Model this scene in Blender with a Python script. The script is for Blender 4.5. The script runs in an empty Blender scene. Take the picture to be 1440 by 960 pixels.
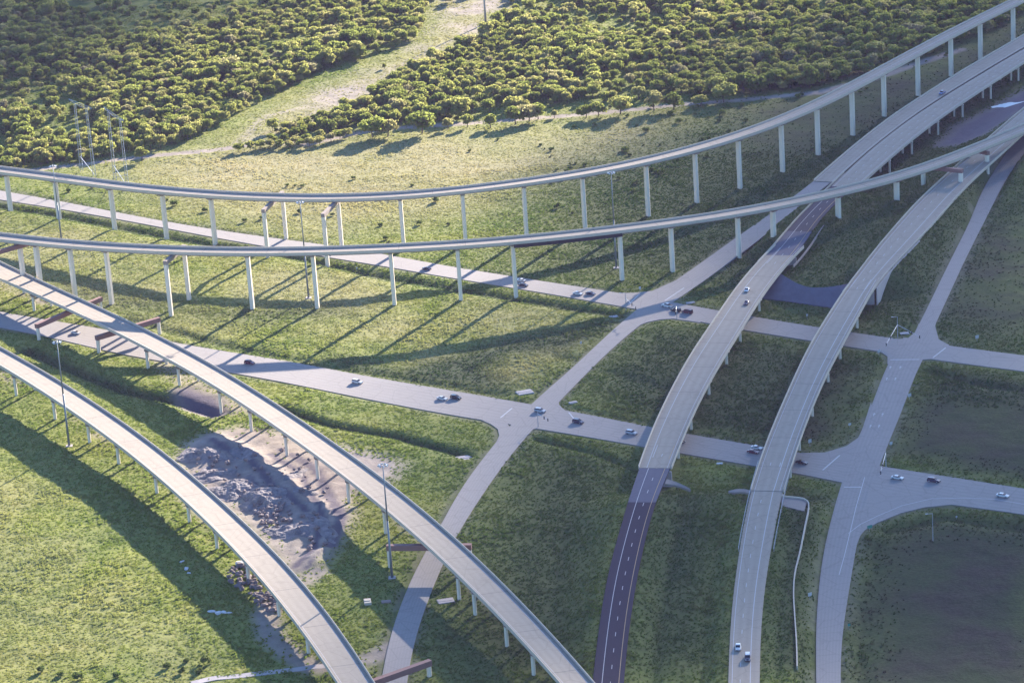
import bpy, math, random
import numpy as np
from mathutils import Vector, Matrix
from mathutils.geometry import tessellate_polygon

R = math.radians
sc = bpy.context.scene
COL = sc.collection
rng = np.random.default_rng(7)
random.seed(7)

# ------------------------------------------------------------------ camera
F, TH, RO, HC = 4200.0, 0.33022770, 0.06745361, 419.2
_up0 = np.array([0, math.sin(TH), math.cos(TH)])
_r0 = np.array([1.0, 0, 0])
FWD = np.array([0, math.cos(TH), -math.sin(TH)])
XR = math.cos(RO) * _r0 - math.sin(RO) * _up0
YD = -math.sin(RO) * _r0 - math.cos(RO) * _up0
CAM = np.array([0, 0, HC])
cd = bpy.data.cameras.new('camera')
cam = bpy.data.objects.new('camera', cd)
COL.objects.link(cam)
m = Matrix.Identity(4)
for i in range(3):
    m[i][0], m[i][1], m[i][2], m[i][3] = XR[i], -YD[i], -FWD[i], CAM[i]
cam.matrix_world = m
cd.sensor_width = 36
cd.lens = F * 36 / 1440
cd.clip_start = 1
cd.clip_end = 20000
sc.camera = cam

# ------------------------------------------------------------------ light
SUN_EL, SUN_AZ = R(17.3), R(28.5)
SUNV = np.array([math.sin(SUN_AZ) * math.cos(SUN_EL), math.cos(SUN_AZ) * math.cos(SUN_EL), math.sin(SUN_EL)])
w = bpy.data.worlds.new('World')
sc.world = w
w.use_nodes = True
nt = w.node_tree
sky = nt.nodes.new('ShaderNodeTexSky')
sky.sky_type = 'NISHITA'
sky.sun_disc = False
sky.sun_elevation = SUN_EL
sky.sun_rotation = SUN_AZ
sky.altitude = 100
sky.air_density = 1.0
sky.dust_density = 0.6
sky.ozone_density = 6.0
nt.links.new(sky.outputs[0], nt.nodes['Background'].inputs[0])
nt.nodes['Background'].inputs[1].default_value = 0.086
ld = bpy.data.lights.new('sun', 'SUN')
ld.energy = 5.0
ld.angle = R(0.5)
ld.color = (1.0, 0.85, 0.72)
sun = bpy.data.objects.new('sun', ld)
COL.objects.link(sun)
sun.rotation_euler = Vector(tuple(-SUNV)).to_track_quat('-Z', 'Y').to_euler()
sun.location = (0, 0, 600)
sc.view_settings.view_transform = 'Standard'
sc.view_settings.look = 'None'
sc.view_settings.exposure = 2.15
sc.view_settings.gamma = 1
sc.cycles.max_bounces = 6
sc.cycles.transparent_max_bounces = 8
sc.cycles.volume_bounces = 0

# ------------------------------------------------------------------ helpers
def U(px, py, z=0.0):
    """the point of the world, at height z, that the survey photo shows at (px, py)"""
    d = FWD * F + XR * (px - 720) + YD * (py - 480)
    t = (z - CAM[2]) / d[2]
    return CAM + d * t

def UP(pts, z=0.0):
    return np.array([U(p[0], p[1], p[2] if len(p) > 2 else z) for p in pts])

def cat(P, n=8):
    """Catmull-Rom through the points"""
    P = np.asarray(P, float)
    Q = np.vstack([2 * P[0] - P[1], P, 2 * P[-1] - P[-2]])
    out = []
    for i in range(1, len(Q) - 2):
        p0, p1, p2, p3 = Q[i - 1], Q[i], Q[i + 1], Q[i + 2]
        # centripetal
        def tj(ti, a, b): return ti + max(1e-6, np.linalg.norm(b - a)) ** 0.5
        t0 = 0; t1 = tj(t0, p0, p1); t2 = tj(t1, p1, p2); t3 = tj(t2, p2, p3)
        for t in np.linspace(t1, t2, n, endpoint=False):
            a1 = (t1 - t) / (t1 - t0) * p0 + (t - t0) / (t1 - t0) * p1
            a2 = (t2 - t) / (t2 - t1) * p1 + (t - t1) / (t2 - t1) * p2
            a3 = (t3 - t) / (t3 - t2) * p2 + (t - t2) / (t3 - t2) * p3
            b1 = (t2 - t) / (t2 - t0) * a1 + (t - t0) / (t2 - t0) * a2
            b2 = (t3 - t) / (t3 - t1) * a2 + (t - t1) / (t3 - t1) * a3
            out.append((t2 - t) / (t2 - t1) * b1 + (t - t1) / (t2 - t1) * b2)
    out.append(P[-1])
    return np.array(out)

def resample(P, step):
    d = np.r_[0, np.cumsum(np.linalg.norm(np.diff(P[:, :2], axis=0), axis=1))]
    n = max(2, int(d[-1] / step) + 1)
    s = np.linspace(0, d[-1], n)
    return np.stack([np.interp(s, d, P[:, k]) for k in range(P.shape[1])], 1)

def smooth1(P, k=5, it=2):
    P = P.copy()
    for _ in range(it):
        Q = P.copy()
        for i in range(1, len(P) - 1):
            a = min(k, i, len(P) - 1 - i)
            Q[i] = P[i - a:i + a + 1].mean(0)
        P = Q
    return P

def nearest_on(P, q):
    a, b = P[:-1, :2], P[1:, :2]
    ab = b - a
    t = np.clip(((q[:2] - a) * ab).sum(1) / (ab ** 2).sum(1), 0, 1)
    c = a + ab * t[:, None]
    i = np.argmin(((c - q[:2]) ** 2).sum(1))
    return P[i] * (1 - t[i]) + P[i + 1] * t[i]

def edges(Lp, Rp, step=4.0, sm=4):
    """two edge lines (world) -> matched stations across the road"""
    L = smooth1(resample(cat(Lp), step), sm)
    Rr = smooth1(resample(cat(Rp), step), sm)
    mid = np.array([(l + nearest_on(Rr, l)) / 2 for l in L])
    mid = smooth1(mid, sm)
    A, B = [], []
    for i in range(len(mid)):
        t = mid[min(i + 1, len(mid) - 1)] - mid[max(i - 1, 0)]
        n = np.array([-t[1], t[0]]) / np.hypot(t[0], t[1])
        def cut(P):
            d = (P[:, :2] - mid[i, :2]) @ (t[:2] / np.hypot(t[0], t[1]))
            u = (P[:, :2] - mid[i, :2]) @ n
            best = None
            for k in range(len(P) - 1):
                if d[k] * d[k + 1] <= 0 and abs(d[k + 1] - d[k]) > 1e-9:
                    f = d[k] / (d[k] - d[k + 1])
                    p = P[k] * (1 - f) + P[k + 1] * f
                    uu = u[k] * (1 - f) + u[k + 1] * f
                    if best is None or abs(uu) < abs(best[1]): best = (p, uu)
            return best
        a, b = cut(L), cut(Rr)
        if a is None or b is None: continue
        A.append(a[0]); B.append(b[0])
    return np.array(A), np.array(B)

def banked(C, width, bank):
    """centre line -> left and right edges; bank>0 lifts the right edge"""
    T = np.gradient(C, axis=0)
    n = np.stack([-T[:, 1], T[:, 0]], 1)
    n /= np.linalg.norm(n, axis=1)[:, None]
    n = np.c_[n, np.zeros(len(n))]
    h = width / 2
    up = np.array([0, 0, 1.0])
    return C + n * h - up * bank * h, C - n * h + up * bank * h

def mesh_obj(name, V, Fc, mat=None, parent=None, smooth=False, attrs=None):
    V = np.asarray(V, float)
    off = np.zeros(3)
    if parent is not None:
        off = np.array(parent.get('_o', (0, 0, 0)), float)
    me = bpy.data.meshes.new(name)
    me.from_pydata((V - off).tolist(), [], [tuple(map(int, f)) for f in Fc])
    if mat is not None: me.materials.append(mat)
    if smooth:
        me.polygons.foreach_set('use_smooth', [True] * len(me.polygons))
    if attrs:
        for k, v in attrs.items():
            a = me.attributes.new(k, 'FLOAT', 'POINT')
            a.data.foreach_set('value', np.asarray(v, np.float32))
    me.update()
    o = bpy.data.objects.new(name, me)
    COL.objects.link(o)
    if parent is not None: o.parent = parent
    return o

def tag(o, label=None, cat_=None, group=None, kind=None):
    if label: o['label'] = label
    if cat_: o['category'] = cat_
    if group: o['group'] = group
    if kind: o['kind'] = kind
    return o

def thing(name, label, cat_, loc=(0, 0, 0), group=None, rz=0.0):
    o = bpy.data.objects.new(name, None)
    o.empty_display_size = 1
    COL.objects.link(o)
    o.location = tuple(float(v) for v in loc)
    o.rotation_euler = (0, 0, rz)
    o['_o'] = tuple(float(v) for v in loc)
    return tag(o, label, cat_, group)

class MB:
    def __init__(s): s.v = []; s.f = []
    def add(s, V, Fc):
        k = len(s.v); s.v += [tuple(map(float, p)) for p in V]; s.f += [tuple(i + k for i in f) for f in Fc]
    def box(s, c, size, rz=0.0, taper=1.0):
        x, y, z = np.array(size) / 2
        V = []
        for zz, t in ((-z, 1.0), (z, taper)):
            for sx, sy in ((-1, -1), (1, -1), (1, 1), (-1, 1)):
                px, py = sx * x * t, sy * y * t
                V.append((c[0] + px * math.cos(rz) - py * math.sin(rz), c[1] + px * math.sin(rz) + py * math.cos(rz), c[2] + zz))
        s.add(V, [(3, 2, 1, 0), (4, 5, 6, 7), (0, 1, 5, 4), (1, 2, 6, 5), (2, 3, 7, 6), (3, 0, 4, 7)])
    def tube(s, a, b, r0, r1=None, n=8):
        r1 = r0 if r1 is None else r1
        a, b = np.array(a, float), np.array(b, float)
        d = (b - a) / max(1e-9, np.linalg.norm(b - a))
        e = np.cross(d, [0, 0, 1]) if abs(d[2]) < .9 else np.cross(d, [1, 0, 0])
        e /= np.linalg.norm(e); g = np.cross(d, e)
        V = []
        for p, r in ((a, r0), (b, r1)):
            for k in range(n):
                t = 2 * math.pi * k / n
                V.append(p + r * (math.cos(t) * e + math.sin(t) * g))
        s.add(V, [(k, (k + 1) % n, n + (k + 1) % n, n + k) for k in range(n)] + [tuple(range(n - 1, -1, -1)), tuple(range(n, 2 * n))])
    def prism(s, pts, z0, z1):
        n = len(pts)
        V = [(p[0], p[1], z0) for p in pts] + [(p[0], p[1], z1) for p in pts]
        s.add(V, [(k, (k + 1) % n, n + (k + 1) % n, n + k) for k in range(n)] + [tuple(range(n - 1, -1, -1)), tuple(range(n, 2 * n))])
    def build(s, name, mat, parent=None, smooth=False):
        return mesh_obj(name, s.v, s.f, mat, parent, smooth)

def loft(sections):
    """list of equal-length closed sections -> verts, faces"""
    n = len(sections[0]); V = []; Fc = []
    for q in sections: V += list(q)
    for i in range(len(sections) - 1):
        for k in range(n):
            a, b = i * n + k, i * n + (k + 1) % n
            Fc.append((a, b, b + n, a + n))
    Fc.append(tuple(range(n - 1, -1, -1)))
    Fc.append(tuple(range(len(V) - n, len(V))))
    return V, Fc

# ------------------------------------------------------------------ noise
def _h(ix, iy, s):
    n = (ix.astype(np.int64) * 374761393 + iy.astype(np.int64) * 668265263 + s * 974711) & 0x7fffffff
    n = ((n ^ (n >> 13)) * 1274126177) & 0x7fffffff
    return ((n ^ (n >> 16)) & 0xffff) / 65535.0

def vnoise(x, y, lam, s=0):
    x = np.asarray(x, float) / lam + 1000; y = np.asarray(y, float) / lam + 1000
    ix, iy = np.floor(x), np.floor(y)
    fx, fy = x - ix, y - iy
    fx = fx * fx * (3 - 2 * fx); fy = fy * fy * (3 - 2 * fy)
    a, b = _h(ix, iy, s), _h(ix + 1, iy, s)
    c, d = _h(ix, iy + 1, s), _h(ix + 1, iy + 1, s)
    return (a * (1 - fx) + b * fx) * (1 - fy) + (c * (1 - fx) + d * fx) * fy

def fbm(x, y, lam, s=0, o=4):
    t = 0; a = 1; n = 0
    for k in range(o):
        t = t + a * vnoise(x, y, lam / 2 ** k, s + k * 17); n += a; a *= .5
    return t / n

def inpoly(x, y, P):
    P = np.asarray(P)[:, :2]
    r = np.zeros(x.shape, bool)
    bx = (x >= P[:, 0].min()) & (x <= P[:, 0].max()) & (y >= P[:, 1].min()) & (y <= P[:, 1].max())
    if not bx.any(): return r
    xs, ys = x[bx], y[bx]
    q = np.zeros(xs.shape, bool)
    j = len(P) - 1
    for i in range(len(P)):
        xi, yi, xj, yj = P[i, 0], P[i, 1], P[j, 0], P[j, 1]
        if yi != yj:
            q ^= ((yi > ys) != (yj > ys)) & (xs < (xj - xi) * (ys - yi) / (yj - yi) + xi)
        j = i
    r[bx] = q
    return r

def segdist(x, y, P, reach):
    """distance to a polyline and the interpolated third coordinate there"""
    D = np.full(x.shape, 1e9); Z = np.zeros(x.shape)
    for a, b in zip(P[:-1], P[1:]):
        x0, x1 = min(a[0], b[0]) - reach, max(a[0], b[0]) + reach
        y0, y1 = min(a[1], b[1]) - reach, max(a[1], b[1]) + reach
        mk = (x > x0) & (x < x1) & (y > y0) & (y < y1)
        if not mk.any(): continue
        xs, ys = x[mk], y[mk]
        ab = b[:2] - a[:2]; L2 = ab @ ab
        t = np.clip(((xs - a[0]) * ab[0] + (ys - a[1]) * ab[1]) / L2, 0, 1)
        d = np.hypot(xs - a[0] - t * ab[0], ys - a[1] - t * ab[1])
        z = a[2] + t * (b[2] - a[2])
        cur = D[mk]; up = d < cur
        cur[up] = d[up]; D[mk] = cur
        zz = Z[mk]; zz[up] = z[up]; Z[mk] = zz
    return D, Z

# ------------------------------------------------------------------ materials
def newmat(name):
    mt = bpy.data.materials.new(name)
    mt.use_nodes = True
    n = mt.node_tree.nodes; l = mt.node_tree.links
    return mt, n, l, n['Principled BSDF'], n['Material Output']

def ramp_node(n, l, src, stops):
    r = n.new('ShaderNodeValToRGB')
    e = r.color_ramp.elements
    while len(e) < len(stops): e.new(0.5)
    for k, (p, c) in enumerate(stops):
        e[k].position = p
        e[k].color = (*c, 1) if len(c) == 3 else c
    l.new(src, r.inputs[0])
    return r.outputs[0]

def noise_node(n, l, scale, detail=4, rough=.55, coord='Geo', vec=None):
    t = n.new('ShaderNodeTexNoise')
    t.inputs['Scale'].default_value = scale
    t.inputs['Detail'].default_value = detail
    t.inputs['Roughness'].default_value = rough
    if vec is None:
        g = n.new('ShaderNodeNewGeometry'); vec = g.outputs['Position']
    l.new(vec, t.inputs['Vector'])
    return t.outputs['Fac']

def mixc(n, l, fac, a, b, mode='MIX'):
    x = n.new('ShaderNodeMix'); x.data_type = 'RGBA'; x.blend_type = mode
    if isinstance(fac, (int, float)): x.inputs[0].default_value = fac
    else: l.new(fac, x.inputs[0])
    for k, v in ((6, a), (7, b)):
        if isinstance(v, tuple): x.inputs[k].default_value = (*v, 1)
        else: l.new(v, x.inputs[k])
    return x.outputs[2]

def math_node(n, l, op, a, b=None):
    x = n.new('ShaderNodeMath'); x.operation = op
    for k, v in ((0, a), (1, b)):
        if v is None: continue
        if isinstance(v, (int, float)): x.inputs[k].default_value = v
        else: l.new(v, x.inputs[k])
    return x.outputs[0]

def attr_node(n, name, typ='GEOMETRY'):
    a = n.new('ShaderNodeAttribute'); a.attribute_name = name; a.attribute_type = typ
    return a.outputs['Fac']

def plain(name, col, rough=.6, metal=0, var=.12, scale=.6):
    mt, n, l, b, o = newmat(name)
    f = noise_node(n, l, scale, 3)
    c = mixc(n, l, f, tuple(max(0, v * (1 - var)) for v in col), tuple(v * (1 + var) for v in col))
    l.new(c, b.inputs['Base Color'])
    b.inputs['Roughness'].default_value = rough
    b.inputs['Metallic'].default_value = metal
    return mt

def concrete_road(name, light, dark, track=.5, lanes=4, spec=.4):
    """pale worn concrete with darker wheel tracks that follow the lanes"""
    mt, n, l, b, o = newmat(name)
    big = noise_node(n, l, .05, 5)
    fine = noise_node(n, l, .9, 4)
    base = mixc(n, l, big, dark, light)
    u = attr_node(n, 'u')
    s = math_node(n, l, 'SINE', math_node(n, l, 'MULTIPLY', u, lanes * 4 * math.pi))
    s = math_node(n, l, 'MULTIPLY', math_node(n, l, 'ADD', math_node(n, l, 'MULTIPLY', s, .5), .5), big)
    t = math_node(n, l, 'MULTIPLY', s, track)
    c = mixc(n, l, t, base, tuple(v * .55 for v in dark))
    c = mixc(n, l, math_node(n, l, 'MULTIPLY', fine, .35), c, tuple(v * .7 for v in dark))
    st = ramp_node(n, l, noise_node(n, l, .16, 6, .7), [(.56, (0, 0, 0)), (.70, (1, 1, 1))])
    c = mixc(n, l, math_node(n, l, 'MULTIPLY', st, .30), c, tuple(v * .55 for v in dark))
    vo = n.new('ShaderNodeTexVoronoi'); vo.feature = 'DISTANCE_TO_EDGE'; vo.inputs['Scale'].default_value = .12
    gg = n.new('ShaderNodeNewGeometry'); l.new(gg.outputs['Position'], vo.inputs['Vector'])
    ck = ramp_node(n, l, vo.outputs['Distance'], [(0, (1, 1, 1)), (.035, (0, 0, 0))])
    c = mixc(n, l, math_node(n, l, 'MULTIPLY', ck, .28), c, tuple(v * .5 for v in dark))
    l.new(c, b.inputs['Base Color'])
    b.inputs['Roughness'].default_value = .78
    b.inputs['Specular IOR Level'].default_value = spec
    return mt

M = {}
M['deck'] = concrete_road('deck_concrete', (.365, .325, .26), (.295, .265, .21), .34, 2)
M['road'] = concrete_road('road_concrete', (.325, .308, .285), (.255, .245, .232), .32, 4)
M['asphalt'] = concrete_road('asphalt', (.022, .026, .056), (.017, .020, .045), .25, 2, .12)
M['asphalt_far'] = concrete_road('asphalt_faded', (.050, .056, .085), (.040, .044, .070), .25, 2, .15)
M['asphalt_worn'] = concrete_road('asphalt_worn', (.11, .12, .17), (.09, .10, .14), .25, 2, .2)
M['barrier'] = plain('barrier_concrete', (.48, .43, .34), .75, 0, .12, .8)
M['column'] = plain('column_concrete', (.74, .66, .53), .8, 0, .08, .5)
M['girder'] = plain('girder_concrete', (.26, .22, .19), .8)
M['beam'] = plain('straddle_beam_concrete', (.23, .125, .105), .7, 0, .1, .4)
M['steel_girder'] = plain('dark_girder_steel', (.018, .015, .022), .5)
M['white'] = plain('road_paint_white', (.46, .46, .47), .6, 0, .08)
M['yellow'] = plain('road_paint_yellow', (.38, .26, .12), .6, 0, .08)
M['wall'] = plain('wall_concrete', (.40, .37, .36), .8, 0, .15, .3)
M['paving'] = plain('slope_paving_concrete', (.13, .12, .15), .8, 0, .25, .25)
M['galv'] = plain('galvanised_steel', (.42, .46, .50), .45, .6)
M['polegreen'] = plain('weathered_pole_steel', (.20, .24, .26), .5, .4)
M['trunk'] = plain('bark', (.10, .075, .055), .9, 0, .3, 3)
M['rock'] = plain('rubble_rock', (.20, .165, .16), .9, 0, .35, .7)
M['whiterock'] = plain('white_slab', (.62, .60, .58), .8)
M['glass'] = plain('car_glass', (.02, .025, .03), .12)
M['tyre'] = plain('tyre_rubber', (.02, .02, .02), .8)
M['lamp'] = plain('lamp_lens', (.75, .75, .72), .2)
M['tail'] = plain('tail_lens', (.35, .02, .02), .25)
M['joint'] = plain('joint_rubber', (.10, .09, .09), .8)
M['signback'] = plain('sign_back_aluminium', (.55, .58, .60), .4, .3)
M['signgreen'] = plain('sign_face_green', (.03, .25, .20), .5)
M['dark'] = plain('dark_housing', (.03, .03, .03), .6)
M['yellowbox'] = plain('signal_housing', (.55, .45, .10), .5)

def ground_mat():
    mt, n, l, b, o = newmat('grassland')
    n1 = noise_node(n, l, .018, 6, .6)
    n2 = noise_node(n, l, .11, 5, .65)
    n3 = noise_node(n, l, .75, 5, .7)
    grass = ramp_node(n, l, n1, [(.30, (.12, .18, .035)), (.5, (.20, .25, .045)), (.68, (.29, .30, .07))])
    patch = ramp_node(n, l, n2, [(.3, (.09, .13, .03)), (.55, (.20, .225, .05)), (.75, (.33, .30, .11))])
    c = mixc(n, l, .55, grass, patch)
    dry = mixc(n, l, n2, (.30, .27, .13), (.42, .37, .21))
    c = mixc(n, l, attr_node(n, 'dry'), c, dry)
    lush_shade = mixc(n, l, n2, (.008, .030, .015), (.020, .056, .022))  # deep green growth; the dark tone also stands in for cloud shade
    c = mixc(n, l, attr_node(n, 'lush_shade'), c, lush_shade)
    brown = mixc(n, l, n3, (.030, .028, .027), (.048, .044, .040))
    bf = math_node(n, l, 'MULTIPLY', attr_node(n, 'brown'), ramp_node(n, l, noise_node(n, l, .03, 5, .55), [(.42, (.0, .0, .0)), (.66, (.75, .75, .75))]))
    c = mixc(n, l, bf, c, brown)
    dk = ramp_node(n, l, n3, [(.32, (.50, .50, .50)), (.6, (1.1, 1.1, 1.1))])
    c = mixc(n, l, .75, c, dk, 'MULTIPLY')
    dirt = ramp_node(n, l, n2, [(.3, (.22, .185, .17)), (.6, (.36, .31, .275)), (.8, (.42, .37, .33))])
    c = mixc(n, l, attr_node(n, 'dirt'), c, dirt)
    mud = mixc(n, l, n3, (.065, .06, .085), (.135, .125, .155))
    c = mixc(n, l, attr_node(n, 'mud'), c, mud)
    l.new(c, b.inputs['Base Color'])
    b.inputs['Roughness'].default_value = .95
    b.inputs['Specular IOR Level'].default_value = .15
    bm_ = n.new('ShaderNodeBump'); bm_.inputs['Strength'].default_value = .55; bm_.inputs['Distance'].default_value = .5
    l.new(n3, bm_.inputs['Height'])
    l.new(bm_.outputs[0], b.inputs['Normal'])
    return mt
M['ground'] = ground_mat()

def leaf_mat(name, stops, trans=.4, tint=None):
    mt, n, l, b, o = newmat(name)
    oi = n.new('ShaderNodeObjectInfo')
    c = ramp_node(n, l, oi.outputs['Random'], stops)
    f = noise_node(n, l, .5, 3)
    c = mixc(n, l, math_node(n, l, 'MULTIPLY', f, .22), c, tuple(v * .6 for v in stops[0][1]))
    n.remove(b)
    d = n.new('ShaderNodeBsdfDiffuse'); t = n.new('ShaderNodeBsdfTranslucent')
    l.new(c, d.inputs[0]); l.new(c, t.inputs[0])
    x = n.new('ShaderNodeMixShader'); x.inputs[0].default_value = trans
    l.new(d.outputs[0], x.inputs[1]); l.new(t.outputs[0], x.inputs[2])
    l.new(x.outputs[0], o.inputs[0])
    return mt
M['leaf'] = leaf_mat('tree_leaves', [(0, (.20, .25, .06)), (.35, (.30, .35, .085)), (.7, (.39, .41, .12)), (.93, (.46, .45, .17)), (1, (.37, .35, .20))], .70)
M['shrub'] = leaf_mat('shrub_leaves', [(0, (.10, .15, .04)), (1, (.20, .24, .07))], .45)

def grass_mat():
    mt, n, l, b, o = newmat('grass_blades')
    n1 = noise_node(n, l, .018, 6, .6)
    n2 = noise_node(n, l, .11, 5, .65)
    grass = ramp_node(n, l, n1, [(.30, (.13, .23, .045)), (.5, (.23, .31, .055)), (.68, (.35, .36, .09))])
    patch = ramp_node(n, l, n2, [(.3, (.10, .17, .04)), (.55, (.20, .25, .055)), (.75, (.32, .31, .11))])
    c = mixc(n, l, .55, grass, patch)
    c = mixc(n, l, attr_node(n, 'dry', 'INSTANCER'), c, (.50, .44, .24))
    c = mixc(n, l, attr_node(n, 'lush_shade', 'INSTANCER'), c, (.022, .072, .030))  # blades darkened likewise, part of the cloud shade is in this green
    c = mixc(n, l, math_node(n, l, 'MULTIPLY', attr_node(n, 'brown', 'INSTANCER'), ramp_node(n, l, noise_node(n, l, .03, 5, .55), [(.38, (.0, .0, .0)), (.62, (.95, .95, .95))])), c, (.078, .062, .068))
    n.remove(b)
    d = n.new('ShaderNodeBsdfDiffuse'); t = n.new('ShaderNodeBsdfTranslucent')
    l.new(c, d.inputs[0]); l.new(c, t.inputs[0])
    x = n.new('ShaderNodeMixShader'); x.inputs[0].default_value = .55
    l.new(d.outputs[0], x.inputs[1]); l.new(t.outputs[0], x.inputs[2])
    l.new(x.outputs[0], o.inputs[0])
    return mt
M['grass'] = grass_mat()

# ------------------------------------------------------------------ survey: roads (photo points on the ground)
A_L = [(-60, 427), (0, 437.5), (40, 447), (72, 450), (147, 463), (247, 482), (327, 496), (440, 513), (480, 523), (600, 543), (653, 552), (720, 564), (800, 577), (917, 601), (965, 610), (1075, 628), (1127, 637), (1180, 646), (1235, 655), (1267, 660), (1300, 664.5), (1440, 687), (1520, 699)]
A_R = [(-60, 449), (0, 461), (72, 473), (92, 480), (133, 488), (143, 493), (322, 523), (440, 545), (480, 554), (600, 577), (647, 586), (755, 602), (907, 628), (957, 637), (1067, 656), (1117, 663), (1183, 678), (1250, 692), (1338, 707), (1440, 723), (1520, 736)]
A2_L = [(-60, 258), (0, 268), (95, 285), (240, 313), (370, 333), (457, 344), (560, 361), (648, 378), (690, 383), (720, 389), (787, 399), (840, 407), (893, 415), (950, 426), (1012, 437), (1057, 445), (1155, 461), (1200, 468), (1272, 478), (1320, 484), (1440, 500), (1520, 509)]
A2_R = [(-60, 271), (0, 281), (77, 292.5), (240, 322), (295, 333), (377, 347), (460, 362), (533, 372.5), (570, 380), (650, 393), (690, 400), (731, 406), (798, 417.5), (840, 425), (893, 434), (947, 444), (1000, 456), (1042, 464), (1143, 479), (1200, 489), (1250, 496), (1300, 504), (1440, 522), (1520, 532)]
B_L = [(1044, 329), (1020, 345), (990, 367), (957, 390), (925, 411), (893, 437), (847, 477), (803, 520), (757, 558), (728, 586), (703, 614), (683, 640), (643, 693), (622, 737), (593, 783), (570, 833), (550, 887), (537, 950), (528, 1010)]
B_R = [(1066, 339), (1042, 357), (1020, 373), (997, 390), (962, 415), (930, 435), (900, 456), (857, 493), (813, 537), (785, 566), (758, 594), (738, 615), (717, 640), (677, 697), (643, 750), (620, 797), (603, 840), (580, 907), (572, 960), (566, 1010)]
BN_L = [(980, 374, -.02), (1010, 352, 0), (1020, 345, 0.3), (1055, 320, 2.2), (1078, 305, 3.8), (1105, 285, 5.6), (1138, 260, 7.3), (1150, 250.5, 7.5), (1175, 229, 7.6)]
BN_R = [(1000, 388, -.02), (1032, 364, 0), (1042, 357, 0.3), (1065, 339, 1.8), (1090, 320, 3.6), (1122, 292, 5.6), (1152, 268, 7.3), (1164, 261, 7.5), (1193, 237, 7.6)]
C_L = [(1274, 470), (1259, 492), (1244, 520), (1230, 560), (1213, 602), (1198, 640), (1183, 678), (1172, 720), (1160, 763), (1153, 810), (1150, 840), (1147, 893), (1148, 960), (1149, 1010)]
C_R = [(1318, 474), (1306, 490), (1290, 517), (1275, 560), (1257, 605), (1236, 655), (1221, 700), (1208, 745), (1200, 793), (1190, 853), (1182, 907), (1182, 960), (1183, 1010)]
CN_L = [(1450, 165), (1427, 198), (1403, 233), (1380, 270), (1365, 310), (1343, 353), (1320, 400), (1287, 467), (1276, 486)]
CN_R = [(1470, 178), (1446, 210), (1423, 238), (1400, 280), (1385, 310), (1363, 353), (1341, 400), (1318, 450), (1306, 476)]
FIL = [
 [(800, 545), (786, 561), (786, 569), (795, 577), (812, 583), (800, 592), (760, 580), (785, 550)],
 [(660, 586), (673, 588.5), (690, 596), (700, 603), (702, 612), (690, 640), (722, 606), (705, 585), (690, 580)],
 [(735, 618), (740, 611), (747, 604), (757, 601.5), (757, 590), (735, 595)],
 [(990, 369), (957, 391), (933, 402), (917, 409), (893, 411.5), (875, 412), (880, 422), (920, 425), (955, 410)],
 [(885, 464), (900, 457), (910, 453), (929, 449), (947, 448), (985, 453.5), (985, 445), (930, 432), (890, 445)],
 [(1225, 565), (1213, 602), (1207, 615), (1190, 627), (1160, 636), (1120, 636.5), (1130, 650), (1200, 655), (1232, 610)],
 [(1215, 690), (1198, 800), (1205, 765), (1210, 752), (1216, 745), (1233, 735), (1267, 721), (1300, 713), (1338, 709), (1420, 720), (1400, 700), (1260, 675)],
 [(1292, 455), (1287, 467), (1276, 476), (1258, 477), (1270, 492), (1305, 480)],
 [(1321, 440), (1315, 458), (1320, 477), (1338, 487), (1390, 494.5), (1350, 503), (1295, 490)],
 [(1200, 487), (1238, 494.5), (1248, 501), (1248, 512), (1265, 512), (1265, 488)],
 [(1290, 520), (1295, 506), (1310, 504.5), (1305, 495), (1280, 500)],
]
TRACK = [[(-40, 250), (60, 238), (140, 228), (200, 221), (290, 213), (330, 207), (372, 200), (430, 203), (500, 188), (560, 180), (700, 170), (830, 160), (900, 153), (960, 147), (1060, 139), (1150, 131), (1230, 110), (1300, 86), (1350, 70)]]

def zed(P, z): return [(p[0], p[1], z) for p in P]

# ------------------------------------------------------------------ survey: bridge decks
# right-hand overpass pair; edges are (px, py, height above ground)
def edge_pts(P, z): return UP([(p[0], p[1], z(p) if callable(z) else z) for p in P])
R5z_s = lambda p: np.interp(p[1], [675, 1010], [7.42, 3.8])
R6z_s = lambda p: np.interp(p[1], [690, 1010], [7.42, 3.8])
R5_S_L = [(914, 620), (900, 655), (883, 705), (875, 733), (866, 765), (856, 800), (844, 870), (833, 960), (829, 1010)]
R5_S_R = [(957, 622), (941, 663), (920, 707), (912, 738), (905, 767), (898, 800), (886, 870), (877, 960), (873, 1010)]
R5_B_L = [(1091, 345), (1064, 372), (1040, 400), (1020, 428), (1000, 458), (978, 490), (960, 520), (938, 562), (918, 605), (907, 634), (897, 663)]
R5_B_R = [(1132, 345), (1106, 371), (1083, 400), (1062, 430), (1043, 462), (1024, 492), (1007, 520), (984, 562), (965, 603), (951, 638), (938, 672)]
R5_N_L = [(1188, 243), (1166, 264), (1142, 287), (1127, 302), (1108, 322), (1089, 347), (1062, 374)]
R5_N_R = [(1226, 243), (1202, 263), (1175, 284), (1162, 299), (1142, 322), (1130, 347), (1103, 375)]
R6_S_L = [(1068, 650), (1058, 683), (1048, 725), (1040, 773), (1032, 827), (1027, 880), (1024, 960), (1023, 1010)]
R6_S_R = [(1111, 650), (1101, 686), (1092, 730), (1083, 777), (1075, 827), (1070, 880), (1068, 960), (1068, 1010)]
R6_B_L = [(1204, 388), (1194, 400), (1168, 440), (1143, 480), (1123, 520), (1105, 560), (1090, 595), (1075, 632), (1065, 662), (1055, 695)]
R6_B_R = [(1239, 388), (1230, 402), (1203, 450), (1177, 498), (1161, 528), (1147, 560), (1130, 602), (1118, 637), (1108, 668), (1098, 700)]
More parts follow.
